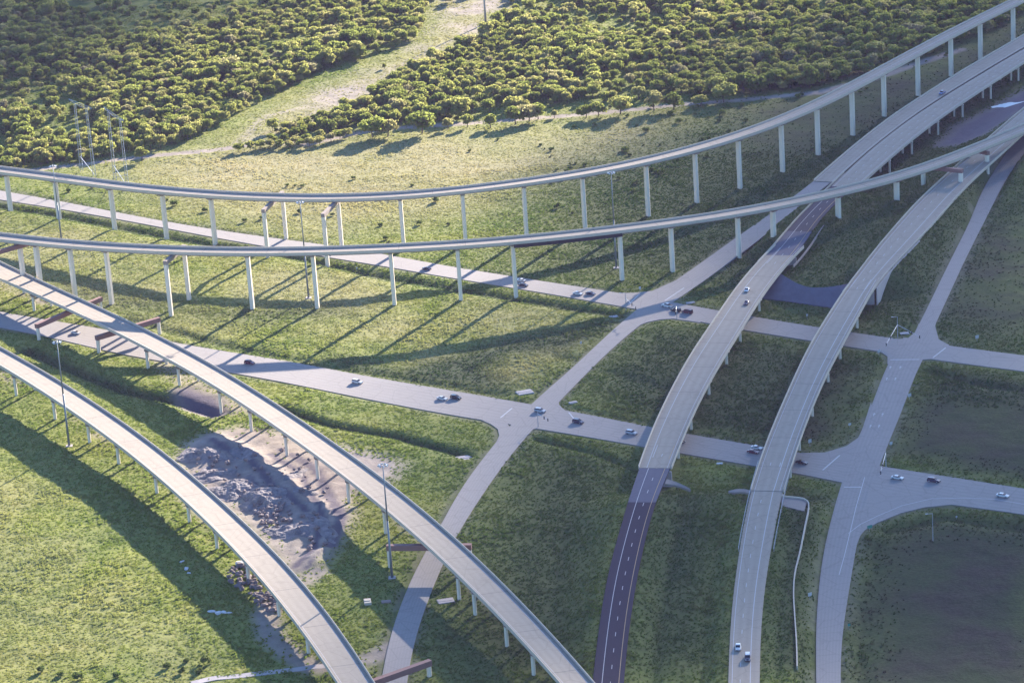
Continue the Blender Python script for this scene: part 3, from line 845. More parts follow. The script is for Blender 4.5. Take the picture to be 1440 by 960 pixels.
def bridge(name, label, a, b, group=None, mat='deck', slab=.3, gdep=1.05, nbeam=4, bar=.85, paint=(), joints=22, bars='LR', steel=None):
    """a, b: road-level left and right edges (stations)"""
    mid = (a + b) / 2
    o = thing(name, label, 'bridge', (*mid[len(mid) // 2][:2], 0), group)
    n = a - b; n[:, 2] = 0; n /= np.linalg.norm(n, axis=1)[:, None]
    N = len(a)
    up = lambda P, z: P + np.array([0, 0, z])
    V, Fc = loft([[a[i], b[i], up(b[i], -slab), up(a[i], -slab)] for i in range(N)])
    mesh_obj('deck', V, Fc, M[mat], o, False, {'u': [0, 1, 1, 0] * N})
    for side in bars:
        P, sg = (a, 1) if side == 'L' else (b, -1)
        S = []
        for i in range(N):
            q = n[i] * sg
            S.append([off(P[i], q, .004, -.55), off(P[i], q, .004, .2), off(P[i], q, .12, bar), off(P[i], q, .34, bar), off(P[i], q, .40, -.55)])
        V, Fc = loft(S)
        mesh_obj('barrier', V, Fc, M['barrier'], o)
    if nbeam:
        for f in np.linspace(.10, .90, nbeam):
            S = []
            for i in range(N):
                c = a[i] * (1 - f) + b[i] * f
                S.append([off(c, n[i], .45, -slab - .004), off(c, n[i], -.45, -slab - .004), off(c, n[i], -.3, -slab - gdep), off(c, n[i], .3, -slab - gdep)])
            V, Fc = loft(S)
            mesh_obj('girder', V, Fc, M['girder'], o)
    if paint:
        for pt in paint: lines('edge_line', a, b, [pt], M['white'], .012, o, None)
    if joints:
        s = np.r_[0, np.cumsum(np.linalg.norm(np.diff(mid[:, :2], axis=0), axis=1))]
        t = joints * .5
        while t < s[-1]:
            p = np.array([np.interp(t, s, a[:, k]) for k in range(3)]); r = np.array([np.interp(t, s, b[:, k]) for k in range(3)])
            p2 = np.array([np.interp(t + .22, s, a[:, k]) for k in range(3)]); r2 = np.array([np.interp(t + .22, s, b[:, k]) for k in range(3)])
            z = np.array([0, 0, .008])
            mb = MB(); mb.add([p + z, r + z, r2 + z, p2 + z], [(0, 1, 2, 3)])
            mb.build('expansion_joint', M['joint'], o)
            t += joints
    return o, a, b, n

def column(parent, x, y, ztop, wx=2.3, wy=1.7, rz=0.0, mat='column'):
    z0 = H1(x, y) - 1.0
    ch = .35
    hx, hy = wx / 2, wy / 2
    P = [(-hx + ch, -hy), (hx - ch, -hy), (hx, -hy + ch), (hx, hy - ch), (hx - ch, hy), (-hx + ch, hy), (-hx, hy - ch), (-hx, -hy + ch)]
    c, s_ = math.cos(rz), math.sin(rz)
    mb = MB(); mb.prism([(x + p[0] * c - p[1] * s_, y + p[0] * s_ + p[1] * c) for p in P], z0, ztop)
    return mb.build('column', M[mat], parent)

def nearest_station(a, b, x, y):
    mid = (a + b) / 2
    i = int(np.argmin(np.hypot(mid[:, 0] - x, mid[:, 1] - y)))
    t = mid[min(i + 1, len(mid) - 1)] - mid[max(i - 1, 0)]
    return i, mid[i], t[:2] / np.hypot(t[0], t[1])

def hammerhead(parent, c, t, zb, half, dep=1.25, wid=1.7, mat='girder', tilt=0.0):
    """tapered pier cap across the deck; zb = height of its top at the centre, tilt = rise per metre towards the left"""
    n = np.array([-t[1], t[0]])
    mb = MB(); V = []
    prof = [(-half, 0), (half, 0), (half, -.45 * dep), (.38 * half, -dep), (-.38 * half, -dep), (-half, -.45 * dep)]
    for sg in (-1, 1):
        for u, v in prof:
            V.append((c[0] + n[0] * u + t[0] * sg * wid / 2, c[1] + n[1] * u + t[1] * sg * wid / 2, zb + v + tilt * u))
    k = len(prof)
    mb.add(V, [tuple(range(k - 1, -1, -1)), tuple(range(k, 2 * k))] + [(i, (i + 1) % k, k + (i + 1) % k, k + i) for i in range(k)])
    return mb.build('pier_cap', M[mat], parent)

def straddle(parent, p, q_, ztop, dep=2.1, wid=1.9, ext=1.2, cols=(True, True), mat='beam', cw=1.9):
    """portal beam between two outboard columns"""
    p, q_ = np.array(p[:2], float), np.array(q_[:2], float)
    t = (q_ - p) / np.linalg.norm(q_ - p)
    a_, b_ = p - t * ext, q_ + t * ext
    rz = math.atan2(t[1], t[0])
    mb = MB(); c = (a_ + b_) / 2
    mb.box((c[0], c[1], ztop - dep / 2), (np.linalg.norm(b_ - a_), wid, dep), rz)
    mb.build('straddle_beam', M[mat], parent)
    # pale worn strip along the top of the beam
    for k, pt in enumerate((p, q_)):
        if cols[k]: column(parent, pt[0], pt[1], ztop - dep - .003, cw, cw * .9, rz)

def pair_bent(parent, a, b, n, x, y, slab, gdep, ncol=2, frac=(.2, .8), cw=1.1, dep=1.1, mat='girder', skip=()):
    i, c, t = nearest_station(a, b, x, y)
    nn = n[i][:2]; wd = np.linalg.norm((a[i] - b[i])[:2])
    tilt = (a[i][2] - b[i][2]) / wd
    zb = c[2] - slab - gdep - .06
    k = wd / 2 - .3
    mb = MB(); V = []
    for sg in (-1, 1):
        for u, v in ((-k, 0), (k, 0), (k, -.7 * dep), (k - .8, -dep), (-k + .8, -dep), (-k, -.7 * dep)):
            V.append((c[0] + nn[0] * u + t[0] * sg * .65, c[1] + nn[1] * u + t[1] * sg * .65, zb + v + tilt * u))
    mb.add(V, [tuple(range(5, -1, -1)), tuple(range(6, 12))] + [(j, (j + 1) % 6, 6 + (j + 1) % 6, 6 + j) for j in range(6)])
    mb.build('bent_cap', M[mat], parent)
    for f in frac:
        p = b[i] * (1 - f) + a[i] * f
        column(parent, p[0], p[1], zb - dep + tilt * ((f - .5) * wd) - .02 + .05, cw, cw, math.atan2(t[1], t[0]))

# --- the two high ramps in the background
def high_ramp(name, label, C, width, bank, seg=None):
    P = smooth1(resample(cat(UP(C)), 5.0), 5, 2)
    a, b = banked(P, width, bank)
    return bridge(name, label, a, b, None, 'deck', .28, .95, 3, .85, ((.5, .14, 0, 0, 0, 1), (-.5, .14, 0, 0, 0, 1)), 30)

r1, a1, b1, n1 = high_ramp('flyover_ramp', 'highest concrete flyover, farthest back, running on tall columns in front of the woodland', R1_C, 7.4, -.06)
def pier(o, a, b, x, y, half=2.7, dep=1.35, dpt=1.23, cw=(2.5, 1.75), mat='girder'):
    i, c, t = nearest_station(a, b, x, y)
    wd = np.linalg.norm((a[i] - b[i])[:2]); tilt = (a[i][2] - b[i][2]) / wd
    zt = c[2] - dpt - .06
    hammerhead(o, c[:2], t, zt, half, dep, 1.8, mat, tilt)
    column(o, c[0], c[1], zt - dep - .01, cw[0], cw[1], math.atan2(t[1], t[0]) + math.pi / 2)
for px, py in ((16.7, 297), (86, 308), (156, 322), (226, 336), (911, 306), (985, 288), (1052, 266), (1109.5, 243), (1157, 219.7), (1203, 191), (1249, 163)):
    g = UG(px, py); pier(r1, a1, b1, g[0], g[1])
for px, py, z in ((293, 273.5, 24.6), (565, 275.5, 27), (655, 267.5, 27.3), (742, 256, 27.5), (826, 243.5, 27.5), (1291, 72.5, 24.6), (1335, 49, 24), (1377, 28, 23.4), (1423, 5.5, 22.8)):
    g = U(px, py, z); pier(r1, a1, b1, g[0], g[1])
for (p, q_) in (((377, 362), (402.5, 336)), ((461, 375), (481, 350))):
    g, h = UG(*p), UG(*q_)
    i, c, t = nearest_station(a1, b1, (g[0] + h[0]) / 2, (g[1] + h[1]) / 2)
    straddle(r1, g, h, c[2] - 1.4, 1.8, 1.8, 1.0, (True, True), 'girder', 2.0)

r2, a2, b2, n2 = high_ramp('flyover_ramp', 'second tall flyover from the back, with one dark steel span', R2_C, 7.4, -.06)
for px, py in ((3, 427), (94, 424), (153, 430), (354, 437), (445, 435), (548.7, 430), (656, 422.7), (728, 423), (883, 397.7), (945.7, 386.7), (1046.7, 366)):
    g = UG(px, py); pier(r2, a2, b2, g[0], g[1], 2.6, 1.3)
for px, py, z in ((50, 339, 26.8), (1086, 290, 20.6), (1178, 271, 18.4), (1263, 248.5, 16.6)):
    g = U(px, py, z); pier(r2, a2, b2, g[0], g[1], 2.6, 1.3, 1.23, (2.6, 2.0), 'beam')
for (p, q_) in (((241, 444), (266, 421)),):
    g, h = UG(*p), UG(*q_)
    i, c, t = nearest_station(a2, b2, (g[0] + h[0]) / 2, (g[1] + h[1]) / 2)
    straddle(r2, g, h, c[2] - 1.36, 1.9, 1.8, 1.0, (True, True), 'girder', 2.0)
g, h = U(1298, 232, 14.0), U(1351, 240, 13.2)
straddle(r2, g, h, 14.0, 1.9, 1.8, 1.0, (True, True), 'beam', 2.0)
g, h = U(1362, 206, 13.2), U(1388, 214, 12.6)
straddle(r2, g, h, 13.0, 1.8, 1.8, 1.0, (True, True), 'beam', 2.0)
# long span on dark steel girders over the far frontage road
i0, _, _ = nearest_station(a2, b2, *UG(728, 423)[:2]); i1, _, _ = nearest_station(a2, b2, *UG(883, 397.7)[:2])
for f in (.02, .98):
    S = []
    for i in range(i0, i1 + 1):
        c = a2[i] * (1 - f) + b2[i] * f
        S.append([off(c, n2[i], .22, -.56), off(c, n2[i], -.22, -.56), off(c, n2[i], -.22, -2.35), off(c, n2[i], .22, -2.35)])
    V, Fc = loft(S); mesh_obj('steel_girder', V, Fc, M['steel_girder'], r2)
# a portal beam that runs out of the frame on the far left
straddle(r2, U(-28, 361, 24.0), U(38, 342.5, 24.0), 24.7, 1.9, 1.8, .8, (True, False), 'beam', 2.0)

# --- the two lower ramps, front left
def low_ramp(label, L, Rr, zf, bank):
    Lw = UP([(p[0], p[1], zf(p) + .85 - bank) for p in L]); Rw = UP([(p[0], p[1], zf(p) - .5 + bank) for p in Rr])
    Lw[:, 2] -= .85; Rw[:, 2] += .5
    a, b = edges(Lw, Rw, 5, 5)
    d = (a - b); d[:, 2] = 0; d /= np.linalg.norm(d, axis=1)[:, None]
    wd = smooth1(np.linalg.norm((a - b)[:, :2], axis=1)[:, None], 8, 3)[:, 0]
    mid = smooth1((a + b) / 2, 6, 2)
    h = (wd / 2 - .4)[:, None]
    dz = ((a - b)[:, 2] / 2)[:, None] * np.array([[0, 0, 1.0]])
    return bridge('lower_ramp', label, mid + d * h + dz, mid - d * h - dz, None, 'deck', .3, 1.1, 5, .85, ((1.5, .16, 0, 0, 0, 1), (-1.1, .16, 0, 0, 0, 1)), 34)
r3, a3, b3, n3 = low_ramp('pale ramp on brown portal beams, sweeping from the left edge to the bottom centre', R3_L, R3_R, R3z, .3)
for px, py, fr in ((58, 433, (.12, .88)), (214.5, 516, (.10, .88)), (263, 542, (.10, .88)), (312.5, 576, (.10, .88)), (361, 605, (.10, .88)), (409, 638, (.10, .88)), (460, 668, (.10, .88)), (503, 705, (.10, .88)), (552.5, 751, (.10, .88)), (640, 842, (.10, .88)), (676.5, 867, (.10, .88)), (717, 904, (.10, .88)), (758, 949, (.10, .88))):
    g = UG(px, py); pair_bent(r3, a3, b3, n3, g[0], g[1], .3, 1.1, 2, fr, 1.25)
def portal(o, a, b, p, q_, zt):
    straddle(o, p, q_, zt, 2.0, 1.9, .8, (True, True), 'beam', 1.5)
g, h = UG(55, 478), UG(143, 441); i, c, t = nearest_station(a3, b3, (g[0] + h[0]) / 2, (g[1] + h[1]) / 2)
portal(r3, a3, b3, g, h, c[2] - 1.75)
g, h = UG(139.5, 496), UG(224.5, 470); i, c, t = nearest_station(a3, b3, (g[0] + h[0]) / 2, (g[1] + h[1]) / 2)
portal(r3, a3, b3, g, h, c[2] - 1.75)
g, h = UG(549, 797), UG(662, 795); i, c, t = nearest_station(a3, b3, (g[0] + h[0]) / 2, (g[1] + h[1]) / 2)
portal(r3, a3, b3, g, h, c[2] - 1.75)
r4, a4, b4, n4 = low_ramp('pale ramp in the lower left corner beside the yellow green field', R4_L, R4_R, R4z, .3)
for px, py in ((26, 557), (77, 587), (126, 619), (173, 653), (222, 690), (268, 732), (313, 771), (357, 817), (400, 867), (441, 920)):
    g = UG(px, py); pair_bent(r4, a4, b4, n4, g[0], g[1], .3, 1.1, 2, (.10, .88), 1.25)
h, g = UG(604, 950), UG(505, 985); i, c, t = nearest_station(a4, b4, g[0], g[1])
portal(r4, a4, b4, g, h, c[2] - 1.75)

# --- the pair of overpasses on the right and the viaduct behind
a, b = edges(edge_pts(R5_B_L, 7.5), edge_pts(R5_B_R, 7.5), 4)
r5, a5, b5, n5 = bridge('overpass_bridge', 'left one of the two parallel overpasses, joined to dark asphalt at both ends', a, b, None, 'deck', .3, 1.1, 6, .85, ((.24, .2, 0, 0, 0, 1), (-1.4, .16, 0, 0, 0, 1)), 30)
for px, py in ((1066, 439), (1039, 479), (1015, 512), (992, 556), (971.5, 604), (952, 644)):
    g = UG(px, py); pair_bent(r5, a5, b5, n5, g[0], g[1], .3, 1.1, 3, (.12, .5, .88), 1.1, .9, 'column')
a, b = edges(edge_pts(R6_B_L, 7.5), edge_pts(R6_B_R, 7.5), 4)
r6, a6, b6, n6 = bridge('overpass_bridge', 'right one of the two parallel overpasses, pale concrete along its whole length', a, b, None, 'deck', .3, 1.1, 6, .85, ((.70, .22, 0, 0, 0, 1), (1.2, .16, 0, 0, 0, 1), (-1.2, .16, 0, 0, 0, 1)), 30)
for px, py in ((1204.5, 463), (1180, 503), (1159, 538), (1140, 585), (1123.5, 631), (1108, 673)):
    g = UG(px, py); pair_bent(r6, a6, b6, n6, g[0], g[1], .3, 1.1, 3, (.12, .5, .88), 1.1, .9, 'column')
a, b = edges(UP(VL_L), UP(VL_R), 5)
vl, avl, bvl, nvl = bridge('viaduct', 'narrower left carriageway of the viaduct in the top right corner, under the highest ramp', a, b, None, 'deck', .3, 1.1, 4, .85, ((1.0, .15, 0, 0, 0, 1), (-1.0, .15, 0, 0, 0, 1)), 30, 'L')
a, b = edges(UP(VR_L), UP(VR_R), 5)
vr, avr, bvr, nvr = bridge('viaduct', 'wide right carriageway of the viaduct in the top right corner, standing on thin columns', a, b, None, 'deck', .3, 1.1, 6, .85, ((1.2, .16, 0, 0, 0, 1), (-1.4, .16, 0, 0, 0, 1), (.36, .2, 3, 9, 0, 1), (.64, .2, 3, 9, 0, 1)), 30, 'R')
for px, py in ((1247, 242), (1281, 216), (1314.7, 189), (1350.5, 163), (1387, 137), (1423, 112), (1461, 87)):
    g = UG(px - 6, py)
    pair_bent(vr, avr, bvr, nvr, g[0], g[1], .3, 1.1, 3, (.06, .4, .9), 1.0, .9, 'column')
    g = U(px - 45, py - 32, 8); pair_bent(vl, avl, bvl, nvl, g[0], g[1], .3, 1.1, 2, (.2, .8), 1.0, .9)

# barriers on the filled mainline
def wall_line(name, label, P, h0, h1, thick, mat, cat_='wall', z=None, group=None):
    W = np.array(P); T = np.gradient(W[:, :2], axis=0); n = np.c_[-T[:, 1], T[:, 0]] / np.hypot(T[:, 0], T[:, 1])[:, None]; n = np.c_[n, np.zeros(len(n))]
    S = [[off(W[i], n[i], -thick / 2, h0), off(W[i], n[i], thick / 2, h0), off(W[i], n[i], thick / 2 * .7, h1), off(W[i], n[i], -thick / 2 * .7, h1)] for i in range(len(W))]
    V, Fc = loft(S)
    o = mesh_obj(name, V, Fc, M[mat])
    return tag(o, label, cat_, group)
def shift(P, Q, d):  # move P away from Q by d
    n = P - Q; n[:, 2] = 0; n /= np.linalg.norm(n, axis=1)[:, None]; return P + n * d
a, b = R5far
wall_line('concrete_barrier', 'concrete barrier along the left side of the far asphalt mainline', shift(a, b, .35), -.4, .85, .4, 'barrier', 'barrier')
k = until(b, 312)
wall_line('guard_wall', 'low pale wall beside the right shoulder of the far asphalt mainline', shift(b, a, 3.2)[k:], -1.2, -.2, .5, 'girder')
a, b = R6far
wall_line('concrete_barrier', 'concrete barrier along the left side of the far concrete mainline', shift(a, b, .35), -.4, .85, .4, 'barrier', 'barrier')
wall_line('concrete_barrier', 'concrete barrier along the right side of the far concrete mainline', shift(b, a, .35), -.4, .85, .4, 'barrier', 'barrier')
k = until(b, 335)
k2 = until(b, 408)
wall_line('retaining_wall', 'tall pale retaining wall at the right end of the right overpass', shift(b, a, 1.2)[k:k2], -8, .2, .5, 'wall')
a, b = R6near
k = until(a, 777)
def guard_rail(label, P):
    t = thing('guard_rail', label, 'guard rail', P[0])
    n = len(P)
    S = [[P[i] + np.array([0, 0, .45]), P[i] + np.array([0, 0, .78]), P[i] + np.array([.08, 0, .78]), P[i] + np.array([.08, 0, .45])] for i in range(n)]
    V, Fc = loft(S); mesh_obj('rail', V, Fc, M['galv'], t)
    for p in resample(P, 2.6):
        mb = MB(); mb.box((p[0] + .18, p[1], p[2] + .1), (.16, .16, 1.2)); mb.build('post', M['galv'], t)
guard_rail('steel guard rail on the left shoulder just below the right overpass', shift(a, b, .5)[:k])
guard_rail('steel guard rail on the right shoulder just below the right overpass', shift(b, a, .9)[:k])

# paved header slope between the two overpasses
def ribbon(name, label, cat_, top, bot, mat, thick=.4, n=24):
    T = resample(cat(top), 1.0); B = resample(cat(bot), 1.0)
    f = np.linspace(0, 1, n)
    pick = lambda P: np.array([[np.interp(x, np.linspace(0, 1, len(P)), P[:, k]) for k in range(3)] for x in f])
    T, B = pick(T), pick(B); V = []; Fc = []
    m_ = 5
    for i in range(n):
        for j in range(m_):
            g = j / (m_ - 1); V.append(T[i] * (1 - g) + B[i] * g)
    k0 = len(V)
    V += [v - np.array([0, 0, thick]) for v in V]
    for i in range(n - 1):
        for j in range(m_ - 1):
            q_ = (i * m_ + j, i * m_ + j + 1, (i + 1) * m_ + j + 1, (i + 1) * m_ + j)
            Fc.append(q_); Fc.append(tuple(k0 + x for x in q_[::-1]))
        for j in (0, m_ - 1):
            Fc.append((i * m_ + j, (i + 1) * m_ + j, k0 + (i + 1) * m_ + j, k0 + i * m_ + j))
    for i in (0, n - 1):
        for j in range(m_ - 1): Fc.append((i * m_ + j, i * m_ + j + 1, k0 + i * m_ + j + 1, k0 + i * m_ + j))
    o = mesh_obj(name, V, Fc, M[mat]); return tag(o, label, cat_)
ribbon('slope_paving', 'curved concrete slope paving between the two overpasses, below the grassy median', 'slope paving',
       UP([(1088, 378, 6.9), (1108, 391, 6.7), (1125, 400, 6.6), (1140, 404, 6.6), (1165, 403.5, 6.6), (1192, 399, 6.7), (1215, 395, 6.9)]),
       UP([(1055, 416, 1.2), (1080, 420, 1.2), (1115, 424.5, 1.2), (1140, 428, 1.2), (1165, 431.5, 1.2), (1185, 434, 1.2), (1205, 437, 1.2)]), 'paving', .5)
ribbon('concrete_apron', 'pale concrete apron at the near right corner of the left overpass', 'apron',
       UP([(938, 673, 7.2), (950, 677, 6.9), (962, 682, 6.3), (971, 687, 5.7)]), UP([(935, 680, 6.9), (947, 681, 6.5), (958, 684, 6.0), (970, 688.5, 5.5)]), 'girder', .8, 10)
ribbon('concrete_apron', 'pale concrete apron at the near left corner of the right overpass', 'apron',
       UP([(1024, 690, 6.2), (1034, 687.5, 6.6), (1045, 687, 7.0), (1056, 689, 7.2)]), UP([(1026, 692, 6.0), (1035, 691.5, 6.4), (1045, 691, 6.8), (1055, 693, 7.0)]), 'girder', .8, 10)
ribbon('concrete_apron', 'wide pale concrete apron between the right overpass and the low winding wall', 'apron',
       UP([(1099, 699, 7.0), (1112, 700, 6.9), (1125, 701, 6.6), (1135, 704, 6.2)]), UP([(1099, 711, 6.6), (1110, 713, 6.5), (1122, 716, 6.2), (1131, 718, 5.9)]), 'girder', .6, 10)
W = resample(cat(UP([(1099, 697.5, 7.2), (1115, 699, 7.0), (1130, 701, 6.6), (1136.5, 706, 6.2), (1137, 714, 6.0), (1132, 740, 5.5), (1125, 775, 5.0), (1118, 805, 4.7), (1116, 830, 4.5), (1118, 870, 4.2), (1120, 900, 4.0), (1121, 937, 3.6)])), 2.0)
wall_line('retaining_wall', 'low winding retaining wall in the grass between the right overpass and the right cross road', W, -5.0, .35, .6, 'barrier')
# abutment faces under the overpasses
for lab, aa, bb, i, d in (('concrete abutment under the near end of the left overpass', a5, b5, -1, 1), ('concrete abutment under the near end of the right overpass', a6, b6, -1, 1), ('concrete abutment under the far end of the right overpass', a6, b6, 3, -1), ('concrete abutment under the far end of the left overpass', a5, b5, 3, -1)):
    p, r = aa[i], bb[i]
    c = (p + r) / 2; t = (r - p)[:2]; L_ = np.linalg.norm(t); rz = math.atan2(t[1], t[0])
    mb = MB(); mb.box((c[0], c[1], c[2] - 1.5 - 3.2), (L_ + .4, 1.2, 6.4), rz); mb.box((c[0], c[1], c[2] - 1.45 + .02), (L_ - .4, 1.6, .1), rz)
    tag(mb.build('bridge_abutment', M['wall']), lab, 'abutment')

# ------------------------------------------------------------------ scatter helper (for what nobody could count)
def scatter(name, P, rot, scale, kind_ix, sources, attrs=None):
    me = bpy.data.meshes.new(name)
    me.from_pydata(P.tolist(), [], [])
    for k, v in dict(rot=rot, scl=scale, kix=kind_ix, **(attrs or {})).items():
        a = me.attributes.new(k, 'FLOAT', 'POINT'); a.data.foreach_set('value', np.asarray(v, np.float32))
    o = bpy.data.objects.new(name, me); COL.objects.link(o)
    g = bpy.data.node_groups.new(name + '_nodes', 'GeometryNodeTree')
    g.interface.new_socket('Geometry', in_out='INPUT', socket_type='NodeSocketGeometry')
    g.interface.new_socket('Geometry', in_out='OUTPUT', socket_type='NodeSocketGeometry')
    N = g.nodes; Lk = g.links
    gi = N.new('NodeGroupInput'); go = N.new('NodeGroupOutput'); jn = N.new('GeometryNodeJoinGeometry')
    def na(k):
        x = N.new('GeometryNodeInputNamedAttribute'); x.data_type = 'FLOAT'; x.inputs['Name'].default_value = k
        return x.outputs['Attribute']
    r = N.new('ShaderNodeCombineXYZ'); Lk.new(na('rot'), r.inputs[2])
    s = N.new('ShaderNodeCombineXYZ')
    for i in range(3): Lk.new(na('scl'), s.inputs[i])
    for k, src in enumerate(sources):
        oi = N.new('GeometryNodeObjectInfo'); oi.inputs['Object'].default_value = src; oi.transform_space = 'ORIGINAL'
        c = N.new('FunctionNodeCompare'); c.data_type = 'FLOAT'; c.operation = 'EQUAL'
        Lk.new(na('kix'), c.inputs[0]); c.inputs[1].default_value = k; c.inputs['Epsilon'].default_value = .1
        ip = N.new('GeometryNodeInstanceOnPoints')
        Lk.new(gi.outputs[0], ip.inputs['Points']); Lk.new(c.outputs[0], ip.inputs['Selection'])
        Lk.new(oi.outputs['Geometry'], ip.inputs['Instance'])
        Lk.new(r.outputs[0], ip.inputs['Rotation']); Lk.new(s.outputs[0], ip.inputs['Scale'])
        Lk.new(ip.outputs[0], jn.inputs[0])
    Lk.new(jn.outputs[0], go.inputs[0])
    md = o.modifiers.new('scatter', 'NODES'); md.node_group = g
    return tag(o, kind='stuff')

def inframe(P, mx=40, top=60, bot=30):
    d = P - CAM; t = d @ FWD
    u = 720 + F * (d @ XR) / t; v = 480 + F * (d @ YD) / t
    return (u > -mx) & (u < 1440 + mx) & (v > -top) & (v < 960 + bot), u, v

# ------------------------------------------------------------------ trees
def ico(sub):
    t = (1 + 5 ** .5) / 2
    V = [(-1, t, 0), (1, t, 0), (-1, -t, 0), (1, -t, 0), (0, -1, t), (0, 1, t), (0, -1, -t), (0, 1, -t), (t, 0, -1), (t, 0, 1), (-t, 0, -1), (-t, 0, 1)]
    V = [np.array(v) / np.linalg.norm(v) for v in V]
    Fc = [(0, 11, 5), (0, 5, 1), (0, 1, 7), (0, 7, 10), (0, 10, 11), (1, 5, 9), (5, 11, 4), (11, 10, 2), (10, 7, 6), (7, 1, 8), (3, 9, 4), (3, 4, 2), (3, 2, 6), (3, 6, 8), (3, 8, 9), (4, 9, 5), (2, 4, 11), (6, 2, 10), (8, 6, 7), (9, 8, 1)]
    for _ in range(sub):
        c = {}; nf = []
        def mid(a, b):
            k = (min(a, b), max(a, b))
            if k not in c:
                V.append((V[a] + V[b]) / np.linalg.norm(V[a] + V[b])); c[k] = len(V) - 1
            return c[k]
        for a, b, d in Fc:
            x, y, z = mid(a, b), mid(b, d), mid(d, a); nf += [(a, x, z), (b, y, x), (d, z, y), (x, y, z)]
        Fc = nf
    return np.array(V), Fc
ICO = ico(1)

def crown_mesh(seed, wdt, hgt, nl, leaves, name, mat, z0=1.0, core=.55, open_=(.75, 1.4)):
    r = np.random.default_rng(seed); V = []; Fc = []
    cs = []
    for k in range(nl):
        a = r.uniform(0, 2 * math.pi); rr = wdt / 2 * .62 * math.sqrt(r.uniform(0, 1)); hz = r.uniform(.30, .80)
        lobe = wdt * r.uniform(.17, .27) * (1.15 - .4 * rr / (wdt / 2))
        cs.append((np.array([rr * math.cos(a), rr * math.sin(a), z0 + (hgt - z0) * hz * (1 - .25 * (rr / (wdt / 2)) ** 2)]), lobe))
    for c, lb in cs:
        k0 = len(V)
        dv = ICO[0] * (1 + r.normal(0, .17, len(ICO[0])))[:, None]
        V += list(c + dv * lb * core * np.array([1, 1, .85])); Fc += [tuple(i + k0 for i in f) for f in ICO[1]]
    for _ in range(leaves):
        c, lb = cs[r.integers(len(cs))]
        d = r.normal(size=3); d /= np.linalg.norm(d); d[2] = abs(d[2]) * .95 - .25
        p = c + d * lb * r.uniform(*open_) * np.array([1, 1, .9])
        e1 = r.normal(size=3); e1 -= d * (e1 @ d) * .5; e1 /= np.linalg.norm(e1); e2 = np.cross(d, e1)
        s = r.uniform(.22, .5)
        k0 = len(V); V += [p - e1 * s - e2 * s * .7, p + e1 * s - e2 * s * .7, p + e1 * s * .6 + e2 * s, p - e1 * s * .6 + e2 * s]
        Fc.append((k0, k0 + 1, k0 + 2, k0 + 3))
    me = bpy.data.meshes.new(name); me.from_pydata([tuple(map(float, v)) for v in V], [], Fc); me.materials.append(mat); me.update()
    return me
def trunk_mesh(seed, hgt, rad):
    r = np.random.default_rng(seed); mb = MB()
    p = np.array([0, 0, -.6])
    top = np.array([r.normal(0, .3), r.normal(0, .3), hgt * .5])
    mb.tube(p, top, rad, rad * .6, 7)
    for _ in range(4):
        a = r.uniform(0, 6.28); e = top + np.array([math.cos(a) * hgt * .22, math.sin(a) * hgt * .22, hgt * r.uniform(.12, .28)])
        mb.tube(top - np.array([0, 0, hgt * r.uniform(.05, .2)]), e, rad * .5, rad * .18, 5)
    me = bpy.data.meshes.new('trunk'); me.from_pydata(mb.v, [], mb.f); me.materials.append(M['trunk']); me.update()
    return me
TM = [(crown_mesh(100 + k, wd, hg, nl, 1000, 'crown', M['leaf'], .9), trunk_mesh(200 + k, hg, .22), wd, hg)
      for k, (wd, hg, nl) in enumerate(((7.0, 6.8, 11), (6.0, 7.4, 10), (8.2, 7.2, 14), (5.4, 5.8, 8), (6.6, 8.4, 11), (7.6, 6.2, 13)))]
SM = [(crown_mesh(300 + k, wd, hg, nl, 130, 'foliage', M['shrub'], .2), wd, hg) for k, (wd, hg, nl) in enumerate(((2.6, 1.7, 6), (2.0, 1.5, 5), (3.4, 2.2, 7)))]

def tree(x, y, k, s, rz, label, group=None, z=None, name='broadleaf_tree', squash=1.0):
    t = thing(name, label, 'tree', (x, y, H1(x, y) if z is None else z), group, rz)
    t.scale = (s, s, s * squash)
    cr = bpy.data.objects.new('crown', TM[k][0]); COL.objects.link(cr); cr.parent = t
    tr = bpy.data.objects.new('trunk', TM[k][1]); COL.objects.link(tr); tr.parent = t
    return t, cr

F1 = UP([(-60, -70), (560, -70), (598, 6), (596, 45), (566, 66), (520, 82), (446, 104), (380, 138), (330, 165), (262, 203), (215, 212), (180, 214), (120, 226), (60, 236), (20, 243), (-60, 252)])
F2 = UP([(716, 10), (735, -70), (1500, -70), (1500, -10), (1440, 20), (1380, 52), (1300, 80), (1220, 104), (1150, 124), (1060, 132), (960, 138), (860, 146), (760, 157), (700, 164), (600, 172), (500, 182), (430, 192), (395, 196), (372, 188), (430, 172), (470, 160), (520, 140), (560, 112), (604, 90), (652, 66), (694, 42)])
F3 = UP([(602, 10), (600, -60), (680, -60), (672, -5), (640, 8)])
pts = []
xs = np.arange(-700, 700, 5.7); ys = np.arange(1500, 2560, 5.7)
PX, PY = np.meshgrid(xs, ys); PX = PX.ravel() + rng.uniform(-2.6, 2.6, PX.size); PY = PY.ravel() + rng.uniform(-2.6, 2.6, PY.size)
dens = fbm(PX, PY, 70, 55, 3)
keep = (inpoly(PX, PY, F1) | inpoly(PX, PY, F2) | (inpoly(PX, PY, F3) & (rng.random(PX.size) < .35))) & (rng.random(PX.size) < np.clip((dens - .30) * 5, .22, .97))
P = np.c_[PX, PY, np.zeros(PX.size)][keep]
ok, uu, vv = inframe(P, 30, 75); P = P[ok]
P[:, 2] = H(P[:, 0], P[:, 1]) - .3
order = np.argsort(np.linalg.norm(P - CAM, axis=1)); P = P[order]
